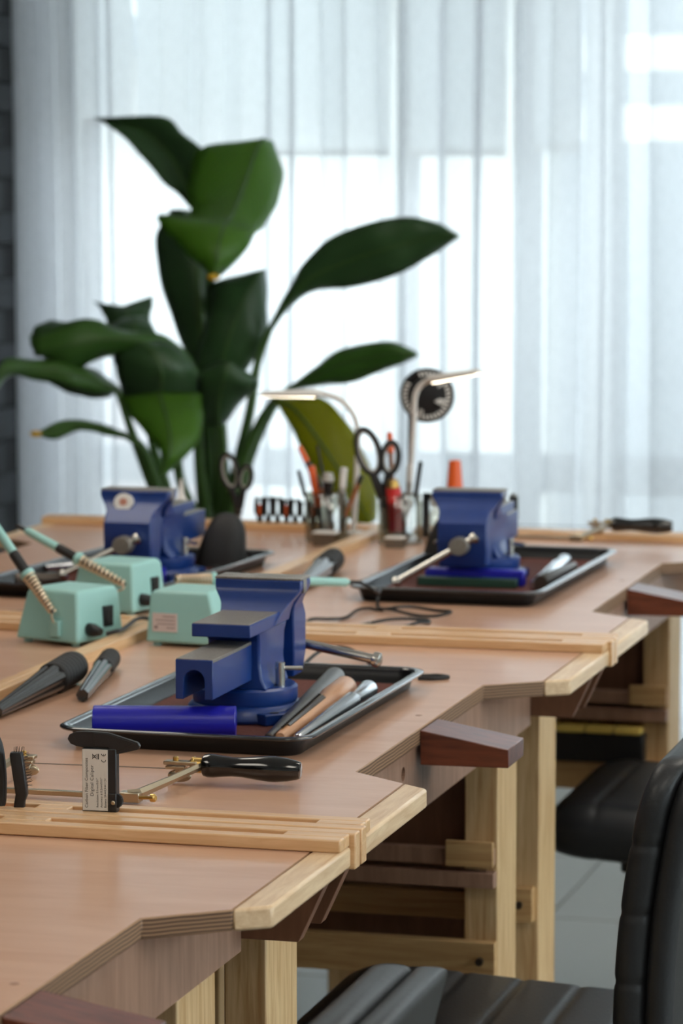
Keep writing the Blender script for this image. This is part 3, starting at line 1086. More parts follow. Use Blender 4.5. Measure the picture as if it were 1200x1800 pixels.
fluted_cone('longest fluted black cone with a ribbed cap at the left picture edge', (-1.368, 3.500, TZ + 0.0085), (-1.374, 3.780, TZ + 0.021), 0.0075, 0.0195)
fluted_cone('short fluted black cone lying between the long one and the front tray', (-1.313, 3.640, TZ + 0.0085), (-1.368, 3.900, TZ + 0.0145), 0.0075, 0.0130)
fluted_cone('fluted black cone with a ribbed cap on the far right bench', (-1.345, 4.680, TZ + 0.0085), (-1.366, 4.965, TZ + 0.020), 0.0075, 0.0180)


# ---- digital caliper standing in the rail
def text_mesh(body, size, name, mat, parent, M, spacing=1.0):
    cu = bpy.data.curves.new(name, 'FONT')
    cu.body = body
    cu.size = size
    cu.align_x = 'LEFT'
    cu.space_character = spacing
    cu.extrude = 0.00003
    o = bpy.data.objects.new(name + '_src', cu)
    COL.objects.link(o)
    dg = bpy.context.evaluated_depsgraph_get()
    me = bpy.data.meshes.new_from_object(o.evaluated_get(dg))
    bpy.data.objects.remove(o)
    me.materials.clear()
    me.materials.append(mat)
    q = bpy.data.objects.new(name, me)
    COL.objects.link(q)
    q.parent = parent
    q.matrix_local = M
    return q


t = thing('digital_caliper', 'black plastic digital caliper with a printed white label standing in the rail', 'caliper', (-1.066, 2.957, TZ + 0.0125), (0, 0, R(3)))
# local: x right, z up, -y towards the camera
bd = B().box(0.0, 0.0345, -0.006, 0.006, -0.001, 0.0622).done('slider_body', M_black, t, 0.0012)
lb = B().box(0.0006, 0.0262, -0.0065, -0.0058, 0.0010, 0.0612).done('label_plate', M_paper, t, 0.0003, segs=1)
B().box(0.0265, 0.0335, 0.001, 0.0045, -0.001, 0.066).done('beam_edge', M_rubber, t, 0.0004)
jaw = [(-0.0150, 0.0700), (-0.0130, 0.0745), (-0.0070, 0.0770), (0.0005, 0.0778), (0.0110, 0.0778), (0.0260, 0.0772), (0.0555, 0.0690), (0.0580, 0.0650),
       (0.0560, 0.0620), (0.0300, 0.0555), (0.0285, 0.0520), (0.0262, 0.0520), (0.0262, 0.0625), (0.0000, 0.0625), (-0.0060, 0.0632), (-0.0120, 0.0655)]
B().prism(jaw, 'y', -0.0040, 0.0010).done('jaw', M_black, t, 0.0005, segs=1, smooth=False)
B().prism([(0.0120, 0.0770), (0.0250, 0.0765), (0.0540, 0.0680), (0.0300, 0.0570), (0.0262, 0.0640), (0.0120, 0.0640)], 'y', -0.0050, -0.0039).done('jaw_face', M_black, t, 0.0003, segs=1, smooth=False)
B().cyl((-0.0085, -0.0039, 0.0705), (-0.0085, -0.0044, 0.0705), 0.0016, seg=12).done('pivot_mark', M_rubber, t)
w = B()
w.lathe([(0.0068, -0.002), (0.0072, -0.0015), (0.0072, 0.0015), (0.0068, 0.002)], (0.0325, 0, 0.0105), (0, 1, 0), 56, shape=lambda a, t_: 1 + 0.05 * math.cos(28 * a))
w.done('thumb_wheel', M_rubber, t)
B().box(0.0264, 0.0345, -0.0072, -0.0055, 0.0004, 0.0185).done('wheel_housing', M_black, t, 0.0012)
B().lathe([(0.0021, 0), (0.0021, 0.0006), (0.0015, 0.0011)], (0.0315, -0.0070, 0.0095), (0, -1, 0), 14).done('screw', M_nickel, t)
# label text, reading upwards
for body, size, xoff, zoff, mt, sp in (('Carbon Fiber Composites', 0.0045, 0.0062, 0.0035, M_ink, 1.03),
                                       ('Digital Caliper', 0.0047, 0.0117, 0.0150, M_ink, 1.10),
                                       ('Resolution: 0.1mm/0.01"', 0.0029, 0.0166, 0.0042, M_ink, 1.0),
                                       ('Accuracy: \u00b1 0.2mm/0.01"', 0.0029, 0.0206, 0.0042, M_ink, 1.0),
                                       ('Battery: SR44/LR44 1.5V', 0.0029, 0.0246, 0.0042, M_ink, 1.0)):
    # text x axis -> +z, text y axis -> -x, facing -y
    M = Matrix(((0, -1, 0, xoff), (0, 0, -1, -0.0066), (1, 0, 0, zoff), (0, 0, 0, 1)))
    text_mesh(body, size, 'label_text', mt, lb, M, sp)
# CE mark: two open rings and a bar
b = B()


def arc(cx, cz, r, a0, a1, wd=0.00028, n=12):
    for k in range(n):
        a = R(a0 + (a1 - a0) * k / n)
        c = R(a0 + (a1 - a0) * (k + 1) / n)
        q = [(cx + (r + s_) * math.cos(x_), cz + (r + s_) * math.sin(x_)) for x_, s_ in ((a, -wd), (a, wd), (c, wd), (c, -wd))]
        b.prism(q, 'y', -0.0067, -0.0064)


arc(0.0222, 0.0512, 0.0021, 180, 360)
arc(0.0222, 0.0572, 0.0021, 180, 360)
b.box(0.0219, 0.0225, -0.0067, -0.0064, 0.0553, 0.0571)
b.done('ce_mark', M_ink, lb)
# crossed-out wheeled bin, lying on its side like the text
b = B()
b.box(0.0168, 0.0172, -0.0067, -0.0064, 0.0518, 0.0568)
for q in (((0.0106, 0.0520), (0.0110, 0.0517), (0.0154, 0.0565), (0.0150, 0.0568)), ((0.0106, 0.0565), (0.0110, 0.0568), (0.0154, 0.0520), (0.0150, 0.0517)),
          ((0.0112, 0.0527), (0.0112, 0.0531), (0.0148, 0.0538), (0.0148, 0.0534)), ((0.0112, 0.0555), (0.0112, 0.0559), (0.0148, 0.0552), (0.0148, 0.0548)),
          ((0.0110, 0.0524), (0.0115, 0.0524), (0.0115, 0.0562), (0.0110, 0.0562)), ((0.0146, 0.0532), (0.0150, 0.0532), (0.0150, 0.0554), (0.0146, 0.0554))):
    b.prism(list(q), 'y', -0.0067, -0.0064)
b.box(0.0162, 0.0173, -0.0067, -0.0064, 0.0516, 0.0570)
b.done('bin_mark', M_ink, lb)


# ---- jeweller's saw
def make_saw(label, loc, rz, rx=0.0):
    t = thing('saw_frame', label, 'saw', loc, (rx, 0, rz), group='jeweller saw frames')
    # back spine near -y, arms to +y, handle along +x
    B().box(-0.165, 0.010, -0.0035, 0.0035, -0.0022, 0.0030).done('spine', M_nickel, t, 0.0006, segs=1)
    b = B()
    b.tube([(-0.165, 0, 0.0), (-0.162, 0.060, 0.008), (-0.160, 0.105, 0.0125)], 0.0042, 6)
    b.done('front_arm', M_nickel, t)
    b = B()
    b.tube([(0.002, 0.0, 0.002), (0.012, 0.004, 0.003), (0.028, 0.060, 0.008), (0.042, 0.122, 0.0125)], [0.0058, 0.0056, 0.0044, 0.0042], 6)
    b.done('rear_arm', M_nickel, t)
    # sliding block and its screw
    b = B()
    b.box(-0.006, 0.016, -0.008, 0.007, -0.0045, 0.0055)
    b.done('slide_block', M_nickel, t, 0.001)
    b = B()
    b.cyl((0.016, -0.006, 0.001), (0.029, -0.009, 0.002), 0.0018, seg=10)
    b.lathe([(0.002, 0), (0.0042, 0.001), (0.0042, 0.0045), (0.0025, 0.006)], (0.029, -0.009, 0.002), (1, -0.2, 0.05), 16)
    b.done('slide_screw', M_brass, t)
    for cx, cy, nm in ((-0.150, 0.108, 1), (0.014, 0.118, 2)):
        c = B()
        c.box(cx - 0.012, cx + 0.024 if nm == 2 else cx + 0.013, cy - 0.006, cy + 0.006, 0.0130, 0.0170)
        c.box(cx - 0.010, cx + 0.011, cy - 0.0055, cy + 0.0055, 0.0082, 0.0120)
        clamp = c.done('blade_clamp', M_nickel, t, 0.0008, segs=1)
        B().lathe([(0.0028, 0), (0.0032, 0.003), (0.002, 0.0045)], (cx, cy, 0.0170), (0, 0, 1), 12).done('rivet', M_brass, clamp)
        s_ = B()
        s_.cyl((cx + 0.004, cy, 0.009), (cx + 0.004, cy, 0.003), 0.0048, seg=12)
        s_.ball((cx + 0.004, cy, 0.0012), 0.0130, 16, 8, (1.0, 0.24, 0.52))
        s_.done('thumb_screw', M_nickel, clamp)
    b = B()
    b.tube([(-0.140, 0.108, 0.0085), (-0.06, 0.113, 0.0085), (0.030, 0.118, 0.0085)], 0.0006, 5)
    b.done('saw_blade', M_dsteel, t)
    hy, hz = 0.122, 0.0125
    B().lathe([(0.0078, 0), (0.0088, 0.001), (0.0088, 0.0030), (0.0082, 0.0035), (0.0082, 0.0125)], (0.030, hy, hz), (1, 0.03, -0.01), 24).done('ferrule', M_brass, t)
    H = [(0.0085, 0.0115), (0.0112, 0.0135), (0.0124, 0.018), (0.0122, 0.024), (0.0108, 0.035), (0.0100, 0.044), (0.0104, 0.055), (0.0122, 0.070),
         (0.0134, 0.083), (0.0134, 0.090), (0.0120, 0.103), (0.0098, 0.113), (0.0086, 0.116), (0.0070, 0.1165)]
    B().lathe(H, (0.030, hy, hz), (1, 0.03, -0.01), 32).done('handle', M_lacq, t)
    return t


make_saw('jeweller saw frame with glossy black handle behind the caliper', (-1.059, 3.062, TZ + 0.0062), 0.0)
make_saw('jeweller saw frame with black handle at the far end of the right row', (-1.052, 5.330, TZ + 0.022), 0.0)

# ---- wire brush standing in the rail
t = thing('wire_brush', 'small black wire brush standing upright in the front rail', 'brush', (-1.133, 2.955, TZ + 0.004), (0, 0, R(10)))
b = B()
rings = []
for z, xo, hx, hy in ((0, 0, 0.0056, 0.004), (0.014, 0.0015, 0.0052, 0.004), (0.021, 0.0035, 0.0058, 0.005), (0.028, 0.0028, 0.0060, 0.0055), (0.060, -0.0015, 0.0062, 0.0055), (0.0625, -0.0016, 0.0055, 0.005)):
    rings.append([(xo + p[0], p[1], z) for p in rrect(0, 0, hx, hy, 0.0015, 3)])
b.loft(rings)
b.done('brush_body', M_black, t)
b = B()
random.seed(3)
for k in range(11):
    for j in range(3):
        z = 0.030 + k * 0.0030
        y = -0.003 + j * 0.003
        xo = 0.0028 - (z - 0.028) * 0.134 + 0.006
        b.cyl((xo, y, z), (xo + 0.0055 + random.uniform(-0.001, 0.001), y + random.uniform(-0.002, 0.002), z + random.uniform(-0.001, 0.003)), 0.00028, seg=4)
for k in range(10):
    xo = -0.001 + (k % 5) * 0.0024 - 0.003
    b.cyl((xo, -0.002 + (k // 5) * 0.004, 0.062), (xo + random.uniform(-0.001, 0.002), -0.002 + (k // 5) * 0.004, 0.068), 0.00028, seg=4)
o = b.done('bristles', M_dsteel, t)
o['kind'] = 'stuff'
t = thing('pliers', 'black handled tool with an orange tip cut by the left picture edge', 'pliers', (-1.156, 2.957, TZ + 0.004), (0, 0, 0))
b = B()
b.tube(smooth_path([(0.002, 0, 0.004), (0.005, 0, 0.016), (0.0055, 0, 0.040), (0.002, 0, 0.068), (-0.006, 0, 0.082)], 6), 0.0045, 10)
b.done('handle', M_black, t)
b = B()
b.tube(smooth_path([(-0.016, 0, 0.004), (-0.020, 0, 0.016), (-0.020, 0, 0.040), (-0.016, 0, 0.068), (-0.008, 0, 0.082)], 6), 0.0045, 10)
b.done('handle', M_black, t)
B().ball((-0.007, 0, 0.086), 0.008, 12, 8, (1, 0.6, 1.2)).done('pivot', M_dsteel, t)
B().cyl((0.0, 0, 0.0), (0.003, 0, 0.009), 0.0060).done('handle_tip', M_orange, t)
B().cyl((-0.015, 0, 0.0), (-0.0175, 0, 0.009), 0.0060).done('handle_tip', M_orange, t)
# ================================================================== soldering stations
def make_station(label, loc, rz, switch=True, sticker=False):
    """rear face at local x = 0, sloping control face towards -x, holder side is -y"""
    t = thing('soldering_station', label, 'soldering station', loc, (0, 0, rz), group='mint soldering stations')
    b = B()
    b.loft([[(-0.108, -0.001, 0.005), (0.001, -0.001, 0.005), (0.001, 0.099, 0.005), (-0.108, 0.099, 0.005)],
            [(-0.107, 0.0, 0.010), (0.0, 0.0, 0.010), (0.0, 0.098, 0.010), (-0.107, 0.098, 0.010)],
            [(-0.092, 0.005, 0.068), (-0.004, 0.005, 0.068), (-0.004, 0.093, 0.068), (-0.092, 0.093, 0.068)],
            [(-0.088, 0.009, 0.075), (-0.008, 0.009, 0.075), (-0.008, 0.089, 0.075), (-0.088, 0.089, 0.075)]])
    b.done('housing', M_mint, t, 0.004, segs=3)
    for x in (-0.095, -0.012):
        for y in (0.012, 0.086):
            B().cyl((x, y, 0.0), (x, y, 0.008), 0.006, seg=12).done('foot', M_mint, t)
    B().box(-0.044, -0.028, -0.006, 0.004, 0.013, 0.034).done('holder_tab', M_mint, t, 0.001)
    if switch:
        s = B().box(-0.003, 0.0015, 0.056, 0.075, 0.022, 0.050).done('switch_frame', M_black, t, 0.001)
        B().box(0.001, 0.0035, 0.059, 0.072, 0.026, 0.046).done('rocker', M_rubber, s, 0.001)
        B().lathe([(0.009, 0), (0.009, 0.010), (0.005, 0.022)], (-0.002, 0.026, 0.022), (1, 0, -0.1), 14).done('cord_grip', M_black, t)
    if sticker:
        q = B().box(-0.046, -0.010, 0.0965, 0.0985, 0.020, 0.045).done('rating_label', plain('pale_pink_label', (214, 200, 196), 0.6), t)
        q.rotation_euler = (0, 0, 0)
        b = B()
        for k in range(4):
            b.box(-0.043, -0.043 + (0.018, 0.028, 0.026, 0.012)[k], 0.0985, 0.0988, 0.040 - k * 0.005, 0.0412 - k * 0.005)
        b.box(-0.018, -0.013, 0.0985, 0.0988, 0.024, 0.028)
        b.done('label_print', M_greyink, q)
    return t


def make_holder_and_iron(label, st, p, d, ln, handle_len, straight=True):
    """spring holder as part of the station; the iron is a thing of its own. p, d in the station's local space"""
    p = Vector(p)
    d = Vector(d).normalized()
    u = d.orthogonal().normalized()
    w = d.cross(u)
    pts = []
    N = 130
    for k in range(N + 1):
        f = k / N
        r = 0.0042 + 0.0036 * f
        a = 2 * PI * 11 * f
        pts.append(p + d * (ln * f) + (u * math.cos(a) + w * math.sin(a)) * r)
    B().tube(pts, 0.0017, 6).done('holder_spring', M_copper, st)
    B().tube([(-0.036, -0.004, 0.030), tuple(p + Vector((0, -0.002, -0.006))), tuple(p)], 0.0012, 6).done('holder_wire', M_copper, st)
    B().cyl(p - d * 0.002, p + d * (ln * 0.96), 0.0024, 0.0042, 12).done('holder_sleeve', M_dsteel, st)
    MW = Matrix.Translation(st.location) @ Matrix.Rotation(st.rotation_euler.z, 4, 'Z')
    q = MW @ (p + d * ln)
    dw = (MW.to_3x3() @ d).normalized()
    t = thing('soldering_iron', label, 'soldering iron', q, group='mint soldering irons in their spring holders')
    B().lathe([(0.0050, -0.002), (0.0098, 0.000), (0.0104, 0.003), (0.0098, 0.006), (0.006, 0.007)], (0, 0, 0), dw, 24).done('guard_ring', M_mint, t)
    B().lathe([(0.0060, 0.006), (0.0072, 0.010), (0.0072, 0.036), (0.0066, 0.040)], (0, 0, 0), dw, 20).done('grip', M_rubber, t)
    B().lathe([(0.0060, 0.039), (0.0066, 0.041), (0.0060, 0.039 + handle_len), (0.0035, 0.044 + handle_len)], (0, 0, 0), dw, 20).done('handle', M_mint, t)
    B().lathe([(0.0030, 0.040 + handle_len), (0.0028, 0.060 + handle_len)], (0, 0, 0), dw, 12).done('cord_end', M_cord, t)
    return t, q + dw * (0.06 + handle_len)


stA = make_station('mint green soldering station nearest the long fluted cone', (-1.472, 4.062, TZ), R(-20))
make_holder_and_iron('mint soldering iron pointing up at the left picture edge', stA, (-0.034, -0.010, 0.047), (-0.62, 0.02, 0.66), 0.062, 0.05)
stB = make_station('mint green soldering station behind the nearest one', (-1.499, 4.372, TZ + 0.0), R(-10))
make_holder_and_iron('mint soldering iron leaning low in front of the sticker vise', stB, (-0.008, -0.012, 0.048), (-0.86, 0.03, 0.36), 0.080, 0.055)
stC = make_station('mint green soldering station with a rating label beside the foreground vise', (-1.381, 4.205, TZ), R(174), False, True)
ti, endC = make_holder_and_iron('mint soldering iron lying level behind the foreground vise', stC, (0.001, -0.003, 0.0785), (-0.815, -0.568, -0.05), 0.050, 0.150)


def cord(name, label, pts, r=0.0024, n=6):
    pts = [Vector(p) for p in pts]
    o = thing(name, label, 'cord', (pts[0].x, pts[0].y, TZ))
    off = Vector((pts[0].x, pts[0].y, TZ))
    B().tube(smooth_path([p - off for p in pts], n), r, 8).done('cable', M_cord, o)
    return o


COIL = [(-1.195, 4.584), (-1.174, 4.518), (-1.151, 4.493), (-1.114, 4.478), (-1.078, 4.457), (-1.063, 4.492), (-1.094, 4.534), (-1.13, 4.543), (-1.15, 4.519), (-1.176, 4.518), (-1.189, 4.514), (-1.196, 4.474), (-1.2, 4.423), (-1.213, 4.389), (-1.233, 4.365), (-1.235, 4.347), (-1.206, 4.325), (-1.171, 4.317), (-1.13, 4.322), (-1.095, 4.338), (-1.081, 4.371), (-1.075, 4.408), (-1.084, 4.418), (-1.126, 4.395), (-1.16, 4.355), (-1.176, 4.339)]
pts = [tuple(endC), (endC.x + 0.02, endC.y + 0.02, 0.950), (-1.190, 4.575, 0.925)] + [(x, y, 0.9028 + 0.0022 * (k % 3)) for k, (x, y) in enumerate(COIL)]
cord('iron_cord', 'thin black cord coiled in loose loops on the far right bench', pts)
cord('iron_cord', 'black cord looping behind the foreground tray', [(-1.128, 3.915, 0.903), (-1.129, 3.964, 0.907), (-1.13, 4.034, 0.912), (-1.12, 4.079, 0.912), (-1.1, 4.079, 0.91), (-1.071, 4.04, 0.905),
     (-1.048, 3.996, 0.903), (-1.006, 3.933, 0.903), (-0.969, 3.930, 0.903), (-0.949, 3.938, 0.903), (-0.933, 3.929, 0.903), (-0.948, 3.912, 0.903), (-0.967, 3.910, 0.903)])
t = cord('power_cord', 'black power cord crossing the ridge beside the nearest soldering station', [(-1.437, 4.078, 0.918), (-1.425, 4.085, 0.921), (-1.427, 4.110, 0.919), (-1.432, 4.150, 0.919), (-1.437, 4.206, 0.921), (-1.430, 4.230, 0.919), (-1.402, 4.240, 0.910), (-1.397, 4.262, 0.904)], 0.003)
cord('power_cord', 'black power cord leaving the left side of the stations', [(-1.74, 4.335, 0.903), (-1.70, 4.342, 0.903), (-1.66, 4.356, 0.903), (-1.62, 4.38, 0.903)], 0.003)

# ================================================================== rounded black blocks
def make_dome(label, loc, rz):
    t = thing('dome_block', label, 'block', loc, (0, 0, rz), group='rounded black blocks in the trays')
    t.scale = (1.12, 1.05, 1.1)
    b = B()
    rings = []
    for z, hx, hy, xo in ((0, 0.036, 0.032, 0), (0.010, 0.0355, 0.032, 0.0005), (0.030, 0.0325, 0.030, 0.0035), (0.046, 0.0295, 0.027, 0.0062), (0.058, 0.0255, 0.0235, 0.0080), (0.067, 0.0205, 0.019, 0.0085), (0.073, 0.0145, 0.0135, 0.0085), (0.0762, 0.008, 0.0075, 0.0085), (0.0775, 0.002, 0.002, 0.0085)):
        rings.append([(xo + p[0], p[1], z) for p in rrect(0, 0, hx, hy, min(hx, hy) * 0.75, 6)])
    b.loft(rings)
    b.done('block_body', M_rubber, t, angle=60)
    B().lathe([(0.036, -0.001), (0.037, 0.0005), (0.036, 0.002)], (0, 0, 0.001), (0, 0, 1), 28).done('block_foot', M_black, t)
    return t


make_dome('rounded black block standing beside the sticker vise', (-1.551, 4.955, TI), R(8))
make_dome('rounded black block half hidden behind the far right vise', (-1.212, 5.10, TI), R(0))

# ================================================================== jars of hand tools at the far end
def make_jar(label, loc, r, h):
    t = thing('glass_jar', label, 'jar', loc, group='glass jars of hand tools')
    b = B()
    b.lathe([(r * 0.92, 0), (r, 0.004), (r, h * 0.82), (r * 0.9, h * 0.90), (r * 0.9, h), (r * 0.86, h), (r * 0.86, h * 0.9), (r * 0.94, h * 0.81), (r * 0.94, 0.008), (0.001, 0.007)], seg=28, cap=False)
    b.done('jar_wall', M_glass, t)
    B().lathe([(r * 0.9, 0.0), (r * 0.94, 0.003), (r * 0.93, 0.0065)], seg=28).done('jar_bottom', M_glass, t)
    B().lathe([(r * 0.93, h * 0.93), (r * 0.96, h * 0.95), (r * 0.93, h * 0.97)], seg=28, cap=False).done('jar_lip', M_glass, t)
    return t


JL = Vector((-1.490, 5.370, TZ))
JR = Vector((-1.360, 5.370, TZ))
make_jar('glass jar with orange handled brushes left of the two', JL, 0.038, 0.085)
make_jar('glass jar holding the big scissors and red handled tool', JR, 0.038, 0.085)


def pencil(name, label, cat, top, bot, parts, group='hand tools in the jars'):
    """parts = [(name, radius0, radius1, from fraction, to fraction, material)] measured from the bottom"""
    a = Vector(bot)
    d = Vector(top) - a
    t = thing(name, label, cat, a, group=group)
    for nm, r0, r1, f0, f1, m in parts:
        q = d.normalized()
        B().lathe([(r0 * 0.8, f0 * d.length), (r0, f0 * d.length + 0.0008), (r1, f1 * d.length - 0.0008), (r1 * 0.75, f1 * d.length)], (0, 0, 0), q, 14).done(nm, m, t)
    return t


pencil('paint_brush', 'long brush with orange tip and brown shaft leaning left', 'brush', (-1.540, 5.375, 1.062), (-1.468, 5.385, 0.912),
       [('shaft', 0.003, 0.0055, 0, 0.52, M_olive), ('grip', 0.0055, 0.005, 0.52, 0.82, M_black), ('tip', 0.005, 0.004, 0.82, 1, M_orange)])
pencil('paint_brush', 'short brush with a thick orange handle in the left jar', 'brush', (-1.515, 5.360, 1.030), (-1.495, 5.365, 0.912),
       [('shaft', 0.0035, 0.004, 0, 0.4, M_dsteel), ('handle', 0.0055, 0.0065, 0.4, 1, M_orange)])
pencil('needle_file', 'thin dark needle file leaning left in the left jar', 'file', (-1.538, 5.36, 1.022), (-1.505, 5.35, 0.912), [('blade', 0.002, 0.0022, 0, 0.6, M_dsteel), ('handle', 0.004, 0.003, 0.6, 1, M_black)])
pencil('needle_file', 'tall thin black file standing in the left jar', 'file', (-1.511, 5.385, 1.064), (-1.480, 5.375, 0.912), [('blade', 0.002, 0.0024, 0, 0.5, M_dsteel), ('handle', 0.0026, 0.0018, 0.5, 1, M_black)])
pencil('graver', 'graver with round wooden head in the left jar', 'graver', (-1.482, 5.350, 1.020), (-1.485, 5.350, 0.912), [('blade', 0.002, 0.003, 0, 0.55, M_dsteel), ('handle', 0.005, 0.010, 0.55, 0.86, M_black), ('cap', 0.011, 0.008, 0.86, 1, M_grey)])
pencil('marker_pen', 'pale grey marker pen at the right of the left jar', 'pen', (-1.458, 5.365, 1.028), (-1.468, 5.365, 0.912), [('barrel', 0.0055, 0.0055, 0, 0.7, M_grey), ('cap', 0.006, 0.006, 0.7, 1, M_white)])
pencil('craft_knife', 'craft knife with dark end leaning right out of the left jar', 'knife', (-1.427, 5.365, 1.016), (-1.466, 5.36, 0.914), [('blade', 0.002, 0.003, 0, 0.3, M_dsteel), ('handle', 0.004, 0.0045, 0.3, 0.85, M_olive), ('end', 0.0045, 0.004, 0.85, 1, M_black)])
pencil('red_tool', 'red handled tool in the right jar', 'tool', (-1.367, 5.345, 1.012), (-1.362, 5.350, 0.912), [('tip', 0.003, 0.004, 0, 0.1, M_dsteel), ('handle', 0.0125, 0.0125, 0.1, 0.86, M_red), ('collar', 0.012, 0.008, 0.86, 1, M_brass)])
pencil('marker_pen', 'white pen standing behind the red handle in the right jar', 'pen', (-1.350, 5.395, 1.034), (-1.352, 5.390, 0.912), [('barrel', 0.005, 0.005, 0, 0.75, M_grey), ('cap', 0.0055, 0.005, 0.75, 1, M_white)])
pencil('needle_file', 'black stick leaning right out of the right jar', 'file', (-1.327, 5.38, 1.040), (-1.345, 5.375, 0.912), [('blade', 0.0022, 0.0026, 0, 0.4, M_dsteel), ('handle', 0.0042, 0.0042, 0.4, 1, M_black)])
pencil('paint_brush', 'brush with an orange end behind the big scissors', 'brush', (-1.386, 5.395, 1.088), (-1.374, 5.390, 0.912), [('shaft', 0.003, 0.004, 0, 0.8, M_olive), ('tip', 0.006, 0.005, 0.8, 1, M_orange)])
pencil('burnisher', 'brown burnisher low in the right jar', 'burnisher', (-1.340, 5.355, 0.978), (-1.348, 5.352, 0.912), [('tip', 0.003, 0.004, 0, 0.3, M_dsteel), ('handle', 0.0055, 0.0065, 0.3, 1, M_olive)])


def make_scissors(label, loc, rz, s, tilt, inner):
    t = thing('scissors', label, 'scissors', loc, (0, tilt, rz), group='scissors standing blades down')

    def loop(cx, cz, rx, rz_, lean):
        p = []
        for k in range(29):
            a = 2 * PI * k / 28
            x, z = rx * math.cos(a), rz_ * math.sin(a)
            p.append((s * (cx + x * math.cos(lean) - z * math.sin(lean)), 0, s * (cz + x * math.sin(lean) + z * math.cos(lean))))
        return p
    for cx, cz, rx, rz_, ln_, sx in ((-0.020, 0.128, 0.017, 0.034, 0.25, 1), (0.013, 0.118, 0.0125, 0.023, -0.15, -1)):
        h = B().tube(loop(cx, cz, rx, rz_, ln_), s * 0.0042, 8, cap=False).done('finger_loop', M_black, t)
        B().tube(loop(cx, cz, rx * 0.80, rz_ * 0.88, ln_), s * 0.0026, 6, cap=False).done('soft_grip', inner, h)
        B().tube([(s * (cx * 0.75), 0, s * (cz - rz_ * 0.95)), (s * -0.002 * sx, 0, s * 0.062), (s * 0.003 * sx, 0, s * 0.045)], [s * 0.0060, s * 0.0085, s * 0.006], 8).done('shank', M_black, t)
        B().prism([(s * (-0.006 * sx), s * 0.060), (s * (0.007 * sx), s * 0.060), (s * (0.003 * sx), s * 0.002), (s * (0.001 * sx), 0)], 'y', 0.0008 * sx, 0.0026 * sx).done('blade', M_steel, t, smooth=False)
    B().cyl((0, -0.006 * s, s * 0.058), (0, 0.006 * s, s * 0.058), s * 0.006, seg=14).done('pivot', M_nickel, t)
    return t


make_scissors('large black scissors standing in the right hand jar', (-1.385, 5.368, 0.9090), 0, 1.16, R(-3), M_grey)
make_scissors('black and grey scissors standing behind the rounded block', (-1.700, 5.5310, TZ - 0.0175), 0, 0.92, R(2), M_grey)

# small clear boxes and bottles round the jars
for lab, loc, sz in (('small clear plastic box in front of the left jar', (-1.472, 5.300, TZ), (0.038, 0.03, 0.022)),
                     ('tiny clear plastic box in front of the right jar', (-1.352, 5.305, TZ), (0.030, 0.024, 0.016))):
    t = thing('clear_box', lab, 'box', loc)
    b = B()
    hx, hy, h = sz[0] / 2, sz[1] / 2, sz[2]
    b.box(-hx, hx, -hy, hy, 0, 0.0015)
    for q in ((-hx, -hx + 0.0015, -hy, hy), (hx - 0.0015, hx, -hy, hy), (-hx, hx, -hy, -hy + 0.0015), (-hx, hx, hy - 0.0015, hy)):
        b.box(*q, 0.0015, h)
    b.done('box_wall', M_glass, t, smooth=False)
    B().box(-hx - 0.001, hx + 0.001, -hy - 0.001, hy + 0.001, h, h + 0.003).done('lid', M_white, t, 0.0005)
t = thing('spray_bottle', 'clear bottle with a pale cap right of the scissors jar', 'bottle', (-1.300, 5.385, TZ))
B().lathe([(0.016, 0), (0.017, 0.003), (0.017, 0.045), (0.009, 0.058), (0.008, 0.066)], seg=20).done('bottle_body', M_glass, t)
B().lathe([(0.009, 0.064), (0.010, 0.066), (0.010, 0.080), (0.008, 0.084)], seg=16).done('cap', M_grey, t)
t = thing('glue_bottle', 'white bottle behind the sticker vise', 'bottle', (-1.742, 5.34, TZ))
B().lathe([(0.013, 0), (0.014, 0.003), (0.014, 0.062), (0.006, 0.074)], seg=20).done('bottle_body', M_white, t)
B().lathe([(0.006, 0.074), (0.005, 0.080), (0.002, 0.104)], seg=12).done('nozzle', M_white, t)

# row of pliers hung on the far rail
random.seed(5)
for k in range(7):
    x = -1.660 + k * 0.0165
    lab = ('pliers with orange inside the handles, first from the scissors', 'second pliers from the scissors on the far rail', 'third pliers from the scissors on the far rail',
           'fourth pliers from the scissors, middle of the row on the far rail', 'fifth pliers from the scissors on the far rail', 'sixth pliers from the scissors on the far rail',
           'last pliers of the row, next to the left glass jar')[k]
    t = thing('pliers', lab, 'pliers', (x, 5.5355, TZ + 0.001), (0, 0, R(random.uniform(-12, 12))), group='pliers standing in the far rail')
    hh = 0.052 + random.uniform(-0.004, 0.004)
    for sx in (-1, 1):
        h = B().tube(smooth_path([(sx * 0.0015, 0, 0.018), (sx * 0.0058, 0, 0.028), (sx * 0.0060, 0, 0.042), (sx * 0.0042, 0, hh)], 4), [0.0030] * 3 + [0.0042] * 10, 8).done('handle', M_black, t)
    B().prism([(-0.0035, 0.013), (0.0035, 0.013), (0.002, 0.0), (-0.002, 0.0)], 'y', -0.002, 0.002).done('jaws', M_dsteel, t, 0.0004, segs=1)
    B().ball((0, 0, 0.016), 0.0055, 12, 8, (1, 0.6, 1)).done('pivot', M_dsteel, t)
    if k in (0, 3, 6):
        B().tube([(0.0, 0, 0.022), (0.0, 0, 0.042)], 0.0028, 8).done('grip_insert', M_orange, t)

